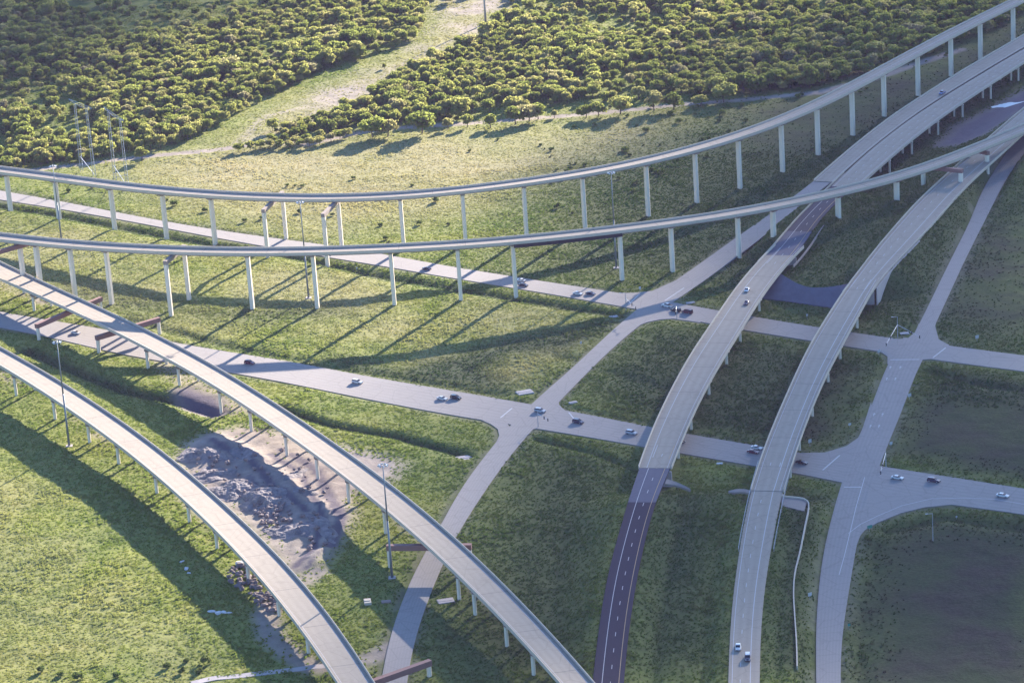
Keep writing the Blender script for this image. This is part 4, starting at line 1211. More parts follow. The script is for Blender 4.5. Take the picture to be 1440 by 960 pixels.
size = .66 + .66 * rng.random(len(P)) ** 1.6; size *= .62 + .85 * fbm(P[:, 0], P[:, 1], 45, 66, 2)
kx = rng.integers(0, len(TM), len(P)); rz_ = rng.uniform(0, 6.28, len(P))
crowns = {}
NT = 292
left_side = P[:, 0] < -40
for i in range(NT):
    lab = ('rounded green tree along the near edge of the left woodland' if left_side[i] else 'rounded green tree along the near edge of the right woodland')
    t, cr = tree(P[i, 0], P[i, 1], int(kx[i]), float(size[i]), float(rz_[i]), lab, 'trees on the near edge of the left woodland' if left_side[i] else 'trees on the near edge of the right woodland', P[i, 2])
    crowns.setdefault(int(kx[i]), cr)
scatter('woodland', P[NT:], rz_[NT:], size[NT:], kx[NT:].astype(float), [crowns[k] for k in range(len(TM))])

# single trees and clumps in front of the track
def clump(px, py, wpx, label, k):
    g = UG(px, py); s = wpx * np.linalg.norm(g - CAM) / F / TM[k][2]
    tree(g[0], g[1], k, min(s * 1.35, 2.2), px * .7, label, None, name='broadleaf_tree', squash=.85)
for px, py, wv, lab, k in ((200, 226, 16, 'small lone tree beside the track left of the sandy clearing', 3),
    (524, 194, 30, 'left half of the bushy pair of trees at the left end of the track row', 2), (545, 192, 26, 'right half of the bushy pair of trees at the left end of the track row', 5),
    (593, 188, 34, 'broad bushy tree right of the bushy pair beside the track', 2), (630, 182, 13, 'small pale tree right of the broad bushy tree', 3), (657, 179, 14, 'small tree halfway between the broad bush and the wide clump', 1), (690, 180, 16, 'thin scruffy tree just left of the wide clump', 3),
    (725, 175, 24, 'left tree of the wide clump in the middle of the track row', 0), (744, 171, 26, 'middle tree of the wide clump in the middle of the track row', 2), (757, 168, 18, 'right tree of the wide clump in the middle of the track row', 1), (780, 166, 9, 'tiny bush right of the wide clump', 3),
    (824, 166, 20, 'left tree of the close pair right of the wide clump', 5), (842, 164, 20, 'right tree of the close pair right of the wide clump', 0), (872, 161, 28, 'rounded tree next to the close pair beside the track', 2), (920, 156, 22, 'round dark tree standing between track and field, third from the right', 4), (948, 154, 22, 'round dark tree standing between track and field, second from the right', 0), (985, 150, 18, 'dark tree half in the woods at the right end of the track', 5), (1018, 144, 28, 'broad dark tree at the right end of the track row', 2)):
    clump(px, py, wv, lab, k)
hedge = UP([(335, 214), (352, 211), (366, 209), (380, 208), (394, 208), (408, 207), (422, 207), (436, 206), (450, 203), (400, 201), (384, 203), (415, 202), (432, 200), (466, 199), (478, 195), (452, 196), (488, 193)])
for i, p in enumerate(hedge):
    tree(p[0], p[1], i % 6, float(rng.uniform(.8, 1.15)), i * 1.3, 'green tree in the dense thicket between the sandy clearing and the field', 'thicket beside the sandy clearing', squash=.8)
g = UG(541, 97); tree(g[0], g[1], 3, .6, 1, 'tiny lone tree in the middle of the sandy clearing')

# shrubs dotted over the far field and elsewhere
def shrub(x, y, k, s, label, group=None):
    o = bpy.data.objects.new('shrub', SM[k][0]); COL.objects.link(o); o.location = (x, y, H1(x, y) - .1); o.scale = (s,) * 3; o.rotation_euler = (0, 0, x * 3.1)
    return tag(o, label, 'shrub', group)
for px, py, s in ((615, 284, 1.7), (535, 318, 1.2), (543, 337, 1.2), (783, 292, 1.6), (288, 298, 1.3), (245, 289, 1.2), (420, 300, 1.3), (468, 303, 1.0), (130, 265, 1.3), (97, 270, 1.5), (580, 262, 1), (546, 342, .9), (590, 316, 1), (880, 216, 1.2), (760, 205, 1), (700, 197, .9), (660, 213, .9), (776, 212, .9), (805, 300, .9), (630, 317, .9), (344, 312, .9), (368, 308, .8), (235, 282, .8), (497, 252, .8), (415, 262, .8), (404, 262, .7), (425, 263, .7), (480, 290, .9), (820, 245, .9), (870, 252, 1.0), (890, 270, .9)):
    g = UG(px, py); shrub(g[0], g[1], int(px) % 3, s, 'dark low shrub casting a long shadow on the far meadow', 'dark shrubs dotted over the far meadow')
kk_ = 0
while kk_ < 95:
    px, py = rng.uniform(760, 1420), rng.uniform(60, 300)
    if py < 165 - (px - 760) * .2 or py > 262 - max(0, px - 900) * .42: continue
    g = UG(px, py)
    if ffill(g[0], g[1]) > .3 or froad(g[0], g[1]) > .1: continue
    shrub(g[0], g[1], kk_ % 3, float(rng.uniform(.5, 1.3)), 'dark scrub bush in the shaded ground below the highest ramp', 'scrub bushes in the shaded ground below the highest ramp'); kk_ += 1
for px, py in ((60, 944), (85, 950), (235, 938), (255, 945), (280, 946), (262, 930), (110, 955), (165, 952), (290, 932)):
    g = UG(px, py); shrub(g[0], g[1], int(px) % 3, float(rng.uniform(1.0, 1.5)), 'leafy bush at the bottom edge of the yellow green field', 'bushes at the bottom edge of the yellow green field')

# ------------------------------------------------------------------ grass
def tuft_mesh(seed, n, h, w, spread):
    r = np.random.default_rng(seed); V = []; Fc = []
    for k in range(n):
        a = r.uniform(0, 6.28); d = np.array([math.cos(a), math.sin(a), 0]); s_ = np.array([-d[1], d[0], 0])
        p = d * spread * r.uniform(0, 1); hh = h * r.uniform(.5, 1.1); ln = r.uniform(.15, .7)
        k0 = len(V)
        V += [p - s_ * w, p + s_ * w, p + d * ln * hh * .5 + s_ * w * .8 + np.array([0, 0, hh * .7]), p + d * ln * hh * .5 - s_ * w * .8 + np.array([0, 0, hh * .7]), p + d * ln * hh + np.array([0, 0, hh])]
        Fc += [(k0, k0 + 1, k0 + 2, k0 + 3), (k0 + 3, k0 + 2, k0 + 4)]
    me = bpy.data.meshes.new('grass_tuft'); me.from_pydata([tuple(map(float, v)) for v in V], [], Fc); me.materials.append(M['grass']); me.update()
    return me
tufts = []
for k, (n, h, wd, sp) in enumerate(((16, .38, .15, .6), (14, .55, .13, .5), (22, .26, .18, .8), (12, .8, .13, .5))):
    g = UG(60 + 50 * k, 760 + 12 * k)
    o = bpy.data.objects.new('grass_tuft', tuft_mesh(500 + k, n, h, wd, sp)); COL.objects.link(o); o.location = g
    tufts.append(tag(o, kind='stuff'))
NG = 420000
NOGRASS = [np.vstack([UP([(p[0], p[1], 7.0 if len(p) < 3 else p[2]) for p in L_]), UP([(p[0], p[1], 7.0 if len(p) < 3 else p[2]) for p in R_])[::-1]]) for L_, R_ in ((R5_N_L, R5_N_R), (R6_N_L, R6_N_R), (BN_L, BN_R))] + [np.vstack([edge_pts(L_, z_), edge_pts(R_, z_)[::-1]]) for L_, R_, z_ in ((R5_S_L, R5_S_R, R5z_s), (R6_S_L, R6_S_R, R6z_s))]
gy_ = rng.uniform(855, 1960, NG * 3); gx_ = rng.uniform(-380, 380, NG * 3)
ok, uu, vv = inframe(np.c_[gx_, gy_, np.zeros(len(gx_))], 25, 10, 35)
gx_, gy_ = gx_[ok], gy_[ok]
prob = np.clip(1.15 - fdirt(gx_, gy_) * 1.25 - fmud(gx_, gy_), 0, 1) * (froad0(gx_, gy_) < .32)
for P in NOGRASS: prob = np.where(inpoly(gx_, gy_, P), 0, prob)
prob *= np.clip(1 - 1.15 * fbrown(gx_, gy_), 0, 1) * (.20 + .65 * fbm(gx_, gy_, 9, 71, 3))
prob *= np.where(gy_ > 1500, .55, 1)
sel = rng.random(len(gx_)) < prob; gx_, gy_ = gx_[sel][:NG], gy_[sel][:NG]
GP = np.c_[gx_, gy_, H(gx_, gy_) - .05]
tall = fbm(gx_, gy_, 22, 81, 3)
kk2 = np.where(rng.random(len(gx_)) < .45, 2, np.where(tall > .56, np.where(rng.random(len(gx_)) < .4, 3, 1), 0)).astype(float)
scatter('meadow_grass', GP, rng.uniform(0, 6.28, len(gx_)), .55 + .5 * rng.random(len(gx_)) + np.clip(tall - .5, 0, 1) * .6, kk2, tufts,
        {'dry': fdry(gx_, gy_), 'lush_shade': flush_shade(gx_, gy_), 'brown': fbrown(gx_, gy_)})


# ------------------------------------------------------------------ vehicles
PAINT = {}
def paint(nm, col, rough=.28, metal=.0):
    if nm not in PAINT:
        mt, n, l, b, o = newmat('car_paint_' + nm)
        b.inputs['Base Color'].default_value = (*col, 1); b.inputs['Roughness'].default_value = rough; b.inputs['Metallic'].default_value = metal
        b.inputs['Coat Weight'].default_value = .5; b.inputs['Coat Roughness'].default_value = .08
        PAINT[nm] = mt
    return PAINT[nm]
for nm, c in (('white', (.62, .62, .60)), ('silver', (.40, .42, .44)), ('black', (.012, .012, .016)), ('navy', (.018, .02, .05)), ('maroon', (.10, .010, .022)), ('grey', (.10, .10, .12)), ('blue', (.06, .12, .28))): paint(nm, c)

def car_body(L, Wd, prof, belt, cab, roofw):
    """body shell: prof = [(x, z)] upper outline up to the belt line, cab = [(x, z)] of the roof outline"""
    mb = MB()
    xs_ = [p[0] for p in prof]
    S = []
    for x, z in prof:
        w0 = Wd / 2 * (1 - .16 * (abs(x) / (L / 2)) ** 4)
        S.append([(x, -w0 * .94, .24), (x, -w0, .5), (x, -w0 * .97, z * .86), (x, -w0 * .86, z), (x, w0 * .86, z), (x, w0 * .97, z * .86), (x, w0, .5), (x, w0 * .94, .24)])
    V, Fc = loft([[np.array(p) for p in q_] for q_ in S]); mb.add(V, Fc)
    return mb
def loft_mesh(name, S, mat):
    V, Fc = loft([[np.array(p, float) for p in q_] for q_ in S])
    me = bpy.data.meshes.new(name); me.from_pydata([tuple(map(float, v)) for v in V], [], Fc); me.materials.append(mat); me.update(); return me
def mbmesh(name, mb, mat):
    me = bpy.data.meshes.new(name); me.from_pydata(mb.v, [], mb.f); me.materials.append(mat); me.update(); return me
def sec(x, w_, z0, z1): return [(x, -w_, z0), (x, -w_, z1), (x, w_, z1), (x, w_, z0)]

def proto(kind):
    spec = {'sedan': (4.75, 1.84, [(-2.37, .70), (-2.25, .86), (-1.55, .92), (-.2, .92), (.95, .90), (1.9, .80), (2.3, .66), (2.37, .52)], [(-1.75, .93), (-1.0, 1.36), (.1, 1.42), (1.15, .93)], .33),
            'suv': (4.85, 1.95, [(-2.42, .85), (-2.35, 1.08), (-1.5, 1.12), (-.2, 1.12), (1.0, 1.10), (1.95, .98), (2.35, .80), (2.42, .6)], [(-2.25, 1.13), (-1.95, 1.68), (.25, 1.74), (1.2, 1.13)], .36),
            'pickup': (5.7, 2.0, [(-2.85, .95), (-2.8, 1.12), (-.95, 1.14), (.2, 1.14), (1.4, 1.12), (2.3, 1.02), (2.75, .85), (2.85, .6)], [(-.95, 1.15), (-.7, 1.78), (.6, 1.82), (1.45, 1.15)], .40),
            'van': (5.2, 2.0, [(-2.6, .95), (-2.55, 1.15), (-1.5, 1.18), (0, 1.18), (1.2, 1.16), (2.1, 1.0), (2.5, .8), (2.6, .6)], [(-2.5, 1.19), (-2.35, 1.9), (.7, 1.92), (1.7, 1.19)], .36)}[kind]
    L, Wd, prof, cab, wr = spec
    D = {}
    D['body'] = mbmesh('body', car_body(L, Wd, prof, 0, cab, 0), PAINT['white'])
    zb, zr = cab[0][1], cab[1][1]
    hw = Wd / 2
    (x0, _), (x1, z1), (x2, z2), (x3, _) = cab
    zg = z1 - .09
    fr = lambda z: (z - zb) / (z1 - zb)
    S = [sec(x0, hw * .84, zb - .05, zb), sec(x0 + (x1 - x0) * fr(zg), hw * .74, zb - .05, zg), sec(x2 + (x3 - x2) * (1 - fr(zg)), hw * .74, zb - .05, zg), sec(x3, hw * .84, zb - .05, zb)]
    D['window_band'] = loft_mesh('window_band', S, M['glass'])
    S = [sec(x1 - .12, hw * .74, zg + .003, zg + .05), sec(x1 + .12, hw * .72, zg + .003, z1), sec((x1 + x2) / 2, hw * .73, zg + .003, (z1 + z2) / 2 + .02), sec(x2 - .1, hw * .72, zg + .003, z2 - .01), sec(x2 + .14, hw * .74, zg + .003, zg + .05)]
    D['roof'] = loft_mesh('roof', S, PAINT['white'])
    mb = MB(); mb.tube((0, -.11, 0), (0, .11, 0), wr, wr, 16); D['tyre'] = mbmesh('tyre', mb, M['tyre'])
    mb = MB(); mb.tube((0, -.12, 0), (0, .12, 0), wr * .6, wr * .6, 10); D['rim'] = mbmesh('rim', mb, M['galv'])
    mb = MB(); mb.box((0, 0, 0), (.12, .36, .15)); D['headlight'] = mbmesh('headlight', mb, M['lamp'])
    mb = MB(); mb.box((0, 0, 0), (.10, .30, .18)); D['taillight'] = mbmesh('taillight', mb, M['tail'])
    mb = MB(); mb.box((0, 0, 0), (.08, Wd * .78, .18)); D['bumper'] = mbmesh('bumper', mb, M['dark'])
    D['spec'] = spec
    if kind == 'pickup':
        mb = MB(); mb.box((-1.88, 0, 1.125), (1.66, 1.6, .05)); D['bed'] = mbmesh('bed', mb, M['dark'])
    return D
PROTO = {k: proto(k) for k in ('sedan', 'suv', 'pickup', 'van')}
def vehicle(kind, col, p, heading, label, roofcol=None):
    D = PROTO[kind]; L, Wd, prof, cab, wr = D['spec']
    o = thing('pickup_truck' if kind == 'pickup' else ('van' if kind == 'van' else 'car'), label, {'sedan': 'car', 'suv': 'car', 'pickup': 'pickup', 'van': 'van'}[kind], p, None, heading)
    def put(nm, loc, par, mat=None, rx=0):
        c = bpy.data.objects.new(nm, D[nm]); COL.objects.link(c); c.parent = par; c.location = loc; c.rotation_euler = (rx, 0, 0)
        if mat: c.material_slots[0].link = 'OBJECT'; c.material_slots[0].material = mat
        return c
    put('body', (0, 0, 0), o, PAINT[col]); put('window_band', (0, 0, 0), o); put('roof', (0, 0, 0), o, PAINT[roofcol or col])
    if kind == 'pickup': put('bed', (0, 0, 0), o)
    for sx in (-L * .30, L * .31):
        for sy in (-1, 1):
            wl = put('tyre', (sx, sy * (Wd / 2 - .11), wr), o); wl.name = 'wheel'; put('rim', (0, 0, 0), wl)
    for sy in (-1, 1):
        put('headlight', (L / 2 - .10, sy * Wd * .30, prof[-2][1] - .02), o); put('taillight', (-L / 2 + .06, sy * Wd * .33, prof[0][1] - .02), o)
    put('bumper', (L / 2 - .02, 0, .36), o)
    put('bumper', (-L / 2 + .02, 0, .36), o)
    return o
def road_dir(Lp, z, p):
    W = UP([(q_[0], q_[1], z(q_) if callable(z) else z) for q_ in Lp]); i = int(np.argmin(np.hypot(W[:, 0] - p[0], W[:, 1] - p[1])))
    i = min(max(i, 1), len(W) - 2)
    # segment under the point
    best = min((np.linalg.norm(((W[j] + W[j + 1]) / 2 - p)[:2]), j) for j in (i - 1, i))
    d = (W[best[1] + 1] - W[best[1]])[:2]
    return math.atan2(d[1], d[0])
CARS = [
 ('sedan', 'navy', 600, 379, A2_L, 0, 1, 'dark car alone on the far road, left of all other traffic there'),
 ('sedan', 'white', 732.5, 395.5, A2_L, 0, 1, 'white car on the far road beside a tall column, next to a dark car'),
 ('sedan', 'navy', 736, 402, A2_L, 0, 0, 'dark car on the far road just below the white car beside the column'),
 ('sedan', 'white', 812.5, 414, A2_L, 0, 0, 'white sedan nearing the far left junction with a dark sedan ahead of it'),
 ('sedan', 'navy', 830.5, 414, A2_L, 0, 0, 'dark sedan nearing the far left junction just ahead of a white sedan'),
 ('pickup', 'white', 938.5, 431.5, A2_L, 0, 1, 'white pickup waiting at the far left junction'),
 ('suv', 'black', 950.5, 437.5, A2_L, 0, 1, 'black car in the middle of the queue right of the far left junction'),
 ('van', 'maroon', 966.5, 440, A2_L, 0, 1, 'dark maroon van at the back of the queue right of the far left junction'),
 ('sedan', 'white', 106.5, 469, A_L, 0, 0, 'white car on the near road under the leftmost portal beams'),
 ('suv', 'maroon', 351, 511.5, A_L, 0, 0, 'dark red car crossing a ramp shadow on the near road'),
 ('suv', 'white', 502.5, 538.5, A_L, 0, 0, 'white car alone on the near road in the band of ramp shadow'),
 ('sedan', 'white', 622, 561.5, A_L, 0, 0, 'white car directly behind a black car, approaching the stop line on the near road'),
 ('suv', 'black', 641, 560.5, A_L, 0, 0, 'black car directly ahead of a white car, approaching the stop line on the near road'),
 ('suv', 'silver', 759.5, 579, A_L, 0, 0, 'silver car in the middle of the near left junction'),
 ('suv', 'navy', 813, 594.5, A_L, 0, 0, 'dark car just past the near left junction'),
 ('suv', 'silver', 888, 610, A_L, 0, 0, 'silver car on the near road about to pass under the left overpass'),
 ('sedan', 'black', 955.5, 622, A_L, 0, 0, 'black car half hidden under the right edge of the left overpass'),
 ('sedan', 'maroon', 1059, 636.5, A_L, 0, 0, 'red car side by side with a white car, left of the right overpass'),
 ('sedan', 'white', 1064, 631, A_L, 0, 0, 'white car side by side with a red car, left of the right overpass'),
 ('sedan', 'black', 1127.5, 651.5, A_L, 0, 0, 'black car emerging on the right from below the right overpass'),
 ('sedan', 'white', 1262, 673, A_L, 0, 0, 'white car just right of the near right junction'),
 ('suv', 'navy', 1313, 677, A_L, 0, 0, 'dark car between two white cars on the near road at the right'),
 ('sedan', 'white', 1410, 698, A_L, 0, 0, 'white car nearest the right edge of the photo on the near road'),
 ('sedan', 'white', 1050.5, 409, R5_B_L, 7.5, 0, 'white car on the left overpass ahead of a maroon car'),
 ('sedan', 'maroon', 1050, 427, R5_B_L, 7.5, 0, 'maroon car on the left overpass behind a white car'),
 ('sedan', 'white', 1038, 911, R6_S_L, R6z_s, 0, 'white car on the concrete mainline at the bottom of the photo'),
 ('suv', 'navy', 1051.5, 926, R6_S_L, R6z_s, 0, 'dark car with a pale roof at the very bottom of the concrete mainline'),
 ('pickup', 'blue', 1325, 132, VR_L, 8.9, 1, 'blue truck on the viaduct in the top right corner'),
]
for kind, col, px, py, road, z, rev, lab in CARS:
    zz = z((px, py)) if callable(z) else z
    p = U(px, py, zz + (.085 if zz < 1 else .06))
    h = road_dir([q_[:2] for q_ in road], z, p) + (math.pi if rev else 0)
    vehicle(kind, col, p, h, lab, 'white' if 'pale roof' in lab else None)

# ------------------------------------------------------------------ tall light masts
def mast(px, py, hgt, label):
    g = UG(px, py); x, y, z = g
    t = thing('light_mast', label, 'light mast', g)
    mb = MB(); mb.tube((x, y, z), (x, y, z + hgt * .5), .48, .33, 12); mb.tube((x, y, z + hgt * .5), (x, y, z + hgt), .33, .16, 12); mb.build('pole', M['polegreen'], t, True)
    mb = MB(); mb.box((x, y, z - .1), (2.6, 2.6, .7)); mb.build('base_pad', M['wall'], t)
    mb = MB()
    for k in range(12):
        a0, a1 = 2 * math.pi * k / 12, 2 * math.pi * (k + 1) / 12
        mb.tube((x + 1.3 * math.cos(a0), y + 1.3 * math.sin(a0), z + hgt - .6), (x + 1.3 * math.cos(a1), y + 1.3 * math.sin(a1), z + hgt - .6), .09, .09, 5)
    for k in range(4):
        a0 = math.pi * k / 2; mb.tube((x, y, z + hgt - .3), (x + 1.3 * math.cos(a0), y + 1.3 * math.sin(a0), z + hgt - .6), .07, .07, 5)
    mb.build('lamp_ring', M['galv'], t)
    for k in range(8):
        a0 = 2 * math.pi * k / 8 + .2
        mb = MB(); c = (x + 1.55 * math.cos(a0), y + 1.55 * math.sin(a0), z + hgt - .8)
        mb.box(c, (.9, .5, .42), a0, .7); mb.build('luminaire', M['galv'], t)
mast(97.5, 627, 45.2, 'tall thin light mast in front of the nearest ramp at the left')
mast(551.5, 812, 43.6, 'tall thin light mast in front of the ramp on portal beams')
mast(434, 419, 46.5, 'tall thin light mast behind the second flyover in the left half')
mast(866.7, 376.7, 46.5, 'tall thin light mast behind the second flyover in the right half')
mast(86.5, 338, 39, 'tall thin light mast between the two high flyovers at the far left')

# ------------------------------------------------------------------ power line
def lattice_leg(mb, a, b, w0, w1, n=9, r=.10):
    a, b = np.array(a, float), np.array(b, float)
    prev = None
    for k in range(n + 1):
        f = k / n; c = a * (1 - f) + b * f; w_ = (w0 * (1 - f) + w1 * f) / 2
        q_ = [c + np.array([sx * w_, sy * w_, 0]) for sx, sy in ((-1, -1), (1, -1), (1, 1), (-1, 1))]
        if prev:
            for i in range(4):
                mb.tube(prev[i], q_[i], r, r, 4); mb.tube(prev[i], q_[(i + 1) % 4], r * .6, r * .6, 3); mb.tube(q_[i], q_[(i + 1) % 4], r * .6, r * .6, 3)
        prev = q_
def pylon(p1, p2, top, arm, label):
    a, b = UG(*p1), UG(*p2); a, b = np.array(a), np.array(b); c = (a + b) / 2
    t = thing('lattice_pylon', label, 'pylon', c)
    d = (b - a)[:2]; d /= np.linalg.norm(d); d3 = np.array([d[0], d[1], 0])
    ta, tb = a + d3 * .8 + np.array([0, 0, top]), b - d3 * .8 + np.array([0, 0, top])
    tb[2] = ta[2]
    for s0, s1 in ((a, ta), (b, tb)):
        mb = MB(); lattice_leg(mb, s0, s1, 1.5, .9, 9, .075); mb.build('leg', M['galv'], t)
    mb = MB(); e0, e1 = ta - d3 * arm, tb + d3 * arm
    e0 = e0 + np.array([0, 0, 1.2]); e1 = e1 + np.array([0, 0, 1.2])
    n_ = 14; pr = None
    for k in range(n_ + 1):
        f = k / n_; cc = e0 * (1 - f) + e1 * f; hh = .15 + 1.5 * min(1, 2.2 * min(f, 1 - f))
        q_ = [cc + np.array([0, 0, .3]), cc - np.array([0, 0, hh])]
        if pr:
            mb.tube(pr[0], q_[0], .09, .09, 4); mb.tube(pr[1], q_[1], .09, .09, 4); mb.tube(pr[0], q_[1], .06, .06, 3); mb.tube(pr[1], q_[0], .06, .06, 3)
        pr = q_
    mb.build('cross_arm', M['galv'], t)
    mb = MB(); h0, h1 = top * .22, top * .04
    mb.tube(a + np.array([0, 0, h0]), b + np.array([0, 0, h1]), .14, .14, 5); mb.tube(a + np.array([0, 0, h1]), b + np.array([0, 0, h0]), .14, .14, 5); mb.build('brace', M['galv'], t)
    for f in (.03, .5, .97):
        cc = e0 * (1 - f) + e1 * f
        mb = MB(); mb.tube(cc - np.array([0, 0, .4]), cc - np.array([0, 0, 2.6]), .11, .11, 5); mb.build('insulator', M['dark'], t)
pylon((115, 241), (133, 249), 37.5, 7.0, 'left one of the two lattice pylons at the woodland edge')
pylon((162, 254), (180, 267), 37.5, 7.0, 'right one of the two lattice pylons at the woodland edge')
g = UG(683, 33); t = thing('utility_pole', 'tall steel pole at the top of the sandy clearing', 'power pole', g)
mb = MB(); mb.tube(g, g + np.array([0, 0, 34]), .75, .35, 12); mb.build('pole', M['galv'], t, True)
for k in range(3):
    mb = MB(); mb.tube(g + np.array([-4, 0, 24 + 3.4 * k]), g + np.array([4, 0, 24 + 3.4 * k]), .16, .16, 6); mb.build('arm', M['galv'], t)

# ------------------------------------------------------------------ traffic signals and signs
def signal(px, py, hgt, arms, label):
    g = UG(px, py); x, y, z = g
    t = thing('traffic_signal', label, 'traffic signal', g)
    mb = MB(); mb.tube((x, y, z - .2), (x, y, z + hgt), .17, .11, 8); mb.build('pole', M['galv'], t)
    for dx, dy in arms:
        e = U(px + dx, py + dy, z + 6.2); e = np.array(e); r0 = np.array([x, y, z + 5.9])
        mb = MB(); mb.tube(r0, e, .12, .06, 7); mb.build('mast_arm', M['galv'], t)
        for f in (.62, .96):
            c = r0 * (1 - f) + e * f
            mb = MB(); mb.box((c[0], c[1], c[2] - .1), (.42, .42, 1.15)); hd = mb.build('signal_head', M['dark'], t)
            mb = MB(); mb.box((c[0], c[1], c[2] - .1), (.16, 1.0, 1.4)); mb.build('backplate', M['dark'], hd)
    if hgt > 8:
        mb = MB(); e = np.array([x - 2.2, y - .8, z + hgt + .3]); mb.tube((x, y, z + hgt - .1), e, .07, .05, 6); mb.build('lamp_arm', M['galv'], t)
        mb = MB(); mb.box((e[0], e[1], e[2] - .05), (.9, .4, .2)); mb.build('luminaire', M['galv'], t)
signal(1262.5, 475, 9.5, ((-17, 10), (32, -1)), 'traffic signal with two mast arms at the far right junction')
signal(757, 601, 6.5, ((14, -11),), 'traffic signal at the near corner of the near left junction')
signal(880.5, 437, 8.5, ((14, -4),), 'traffic signal at the left corner of the far left junction')
signal(1246, 657, 6.5, ((-8, 8), ), 'traffic signal at the inner corner of the near right junction')
signal(952, 449, 6.3, ((-2, -9),), 'traffic signal below the queue right of the far left junction')
signal(1312, 760, 10.5, (), 'thin dark lamp pole in the shaded field at the lower right')
def sign(px, py, w_, h_, hgt, label, mat='signback', rz=.4):
    g = UG(px, py); x, y, z = g
    t = thing('road_sign', label, 'sign', g)
    mb = MB(); mb.tube((x, y, z - .2), (x, y, z + hgt), .06, .06, 6); mb.build('post', M['galv'], t)
    mb = MB(); mb.box((x + .09 * math.sin(rz), y - .09 * math.cos(rz), z + hgt - h_ / 2 + .1), (w_, .05, h_), rz); mb.build('panel', M[mat], t)
for a_ in ((1236, 500, 1.3, 1.3, 2.6, 'small white sign at the lower left corner of the far right junction'), (1279, 562, 1.6, 1.3, 2.6, 'white sign on the right verge of the right cross road, halfway between the junctions'), (1253, 630, 1.2, 1.2, 2.6, 'small white sign on the right verge just above the near right junction'),
          (1139, 627, 1.4, 1.5, 2.8, 'pale square sign in the grass right of the right overpass'), (1195, 603, 1.2, .9, 2.4, 'small white sign near the left verge of the right cross road'), (1374, 481, 1.6, 1.4, 3.0, 'pale sign on the far verge right of the far right junction'), (1139, 843, 1.4, 1.2, 2.6, 'small white sign left of the right cross road at the bottom'),
          (817, 487, .8, 1.0, 2.2, 'small pale sign left of the left cross road'), (900, 411, 1.0, 1.2, 2.6, 'small sign on the far verge of the far left junction'), (1135, 449, .9, 1.0, 2.4, 'small sign below the slope paving between the overpasses'), (502, 382, .8, .8, 2.2, 'small pale marker below the far road near the second portal'), (1345, 731, .7, .6, 1.6, 'tiny pale marker in the dark grass at the right')):
    sign(*a_)
for a_ in ((1223, 747, 2.0, 1.2, 2.4, 'teal green sign on the inside of the turning lane'), (1194, 885, 1.0, .9, 2.2, 'small teal green sign right of the right cross road at the bottom')):
    sign(*a_, mat='signgreen')
# ------------------------------------------------------------------ drain inlets, slabs, rubble
def slab(px, py, w_, d_, h_, rz, label, name='drain_headwall', mat='wall', cat_='drain'):
    g = UG(px, py); mb = MB(); mb.box((g[0], g[1], g[2] + h_ * .2), (w_, d_, h_), rz, .92); mb.box((g[0], g[1], g[2] + h_ * .72), (w_ * .8, d_ * .25, h_ * .3), rz)
    tag(mb.build(name, M[mat]), label, cat_)
slab(738, 552, 7, 5, .6, .3, 'grey concrete drain slab beside the near left junction')
slab(652, 645, 7, 5, .7, .2, 'pale concrete drain headwall at the end of the ditch left of the cross road')
slab(863, 446, 4, 3, .6, .2, 'small concrete drain slab below the far left junction')
slab(806, 566, 3.5, 2, .5, .3, 'small concrete slab in the grass right of the near left junction')
slab(971, 426, 4, 2, .5, .2, 'small concrete slab on the verge above the queue of cars')
slab(1272, 469, 4, 2.5, .5, .1, 'small concrete slab behind the signal with two mast arms')
slab(517, 847, 2.6, 4.2, 1.2, .1, 'pale utility cabinet in the grass right of the nearest ramp', 'utility_cabinet', 'barrier', 'cabinet')
slab(543, 846, 3.5, 2.0, .6, .1, 'dark low box in the grass beside the pale cabinet', 'utility_cabinet', 'girder', 'cabinet')
slab(627, 845, 6, 4, .5, .2, 'bluish drain grate slab at the foot of a ramp column', 'drain_grate', 'wall', 'drain')
slab(1012, 652, 2.4, 1.2, .5, 0, 'small white box in the dark grass between the overpasses', 'utility_cabinet', 'signback', 'cabinet')
def boulder_mesh(seed):
    r = np.random.default_rng(seed); V = ICO[0] * (1 + r.normal(0, .16, len(ICO[0])))[:, None] * np.array([1, .8, .6])
    me = bpy.data.meshes.new('boulder'); me.from_pydata(V.tolist(), [], [tuple(f) for f in ICO[1]]); me.materials.append(M['rock']); me.update(); return me
BM = [boulder_mesh(900 + k) for k in range(4)]
rb = np.random.default_rng(12)
k = 0
RUB = UP([(318, 800), (345, 790), (372, 815), (405, 838), (400, 862), (372, 858), (345, 838), (325, 820)])
while k < 110:
    px, py = rb.uniform(312, 408), rb.uniform(786, 866)
    g = UG(px, py)
    if not inpoly(np.array([g[0]]), np.array([g[1]]), RUB)[0]: continue
    o = bpy.data.objects.new('rubble_block', BM[k % 4]); COL.objects.link(o); s_ = rb.uniform(.5, 1.5)
    o.location = (g[0], g[1], g[2] + s_ * .2); o.scale = (s_, s_ * rb.uniform(.7, 1.2), s_); o.rotation_euler = (rb.uniform(-.3, .3), rb.uniform(-.3, .3), rb.uniform(0, 6.28))
    tag(o, 'brown block in the rubble heap beside the nearest ramp', 'rubble', 'blocks of the rubble heap beside the nearest ramp'); k += 1
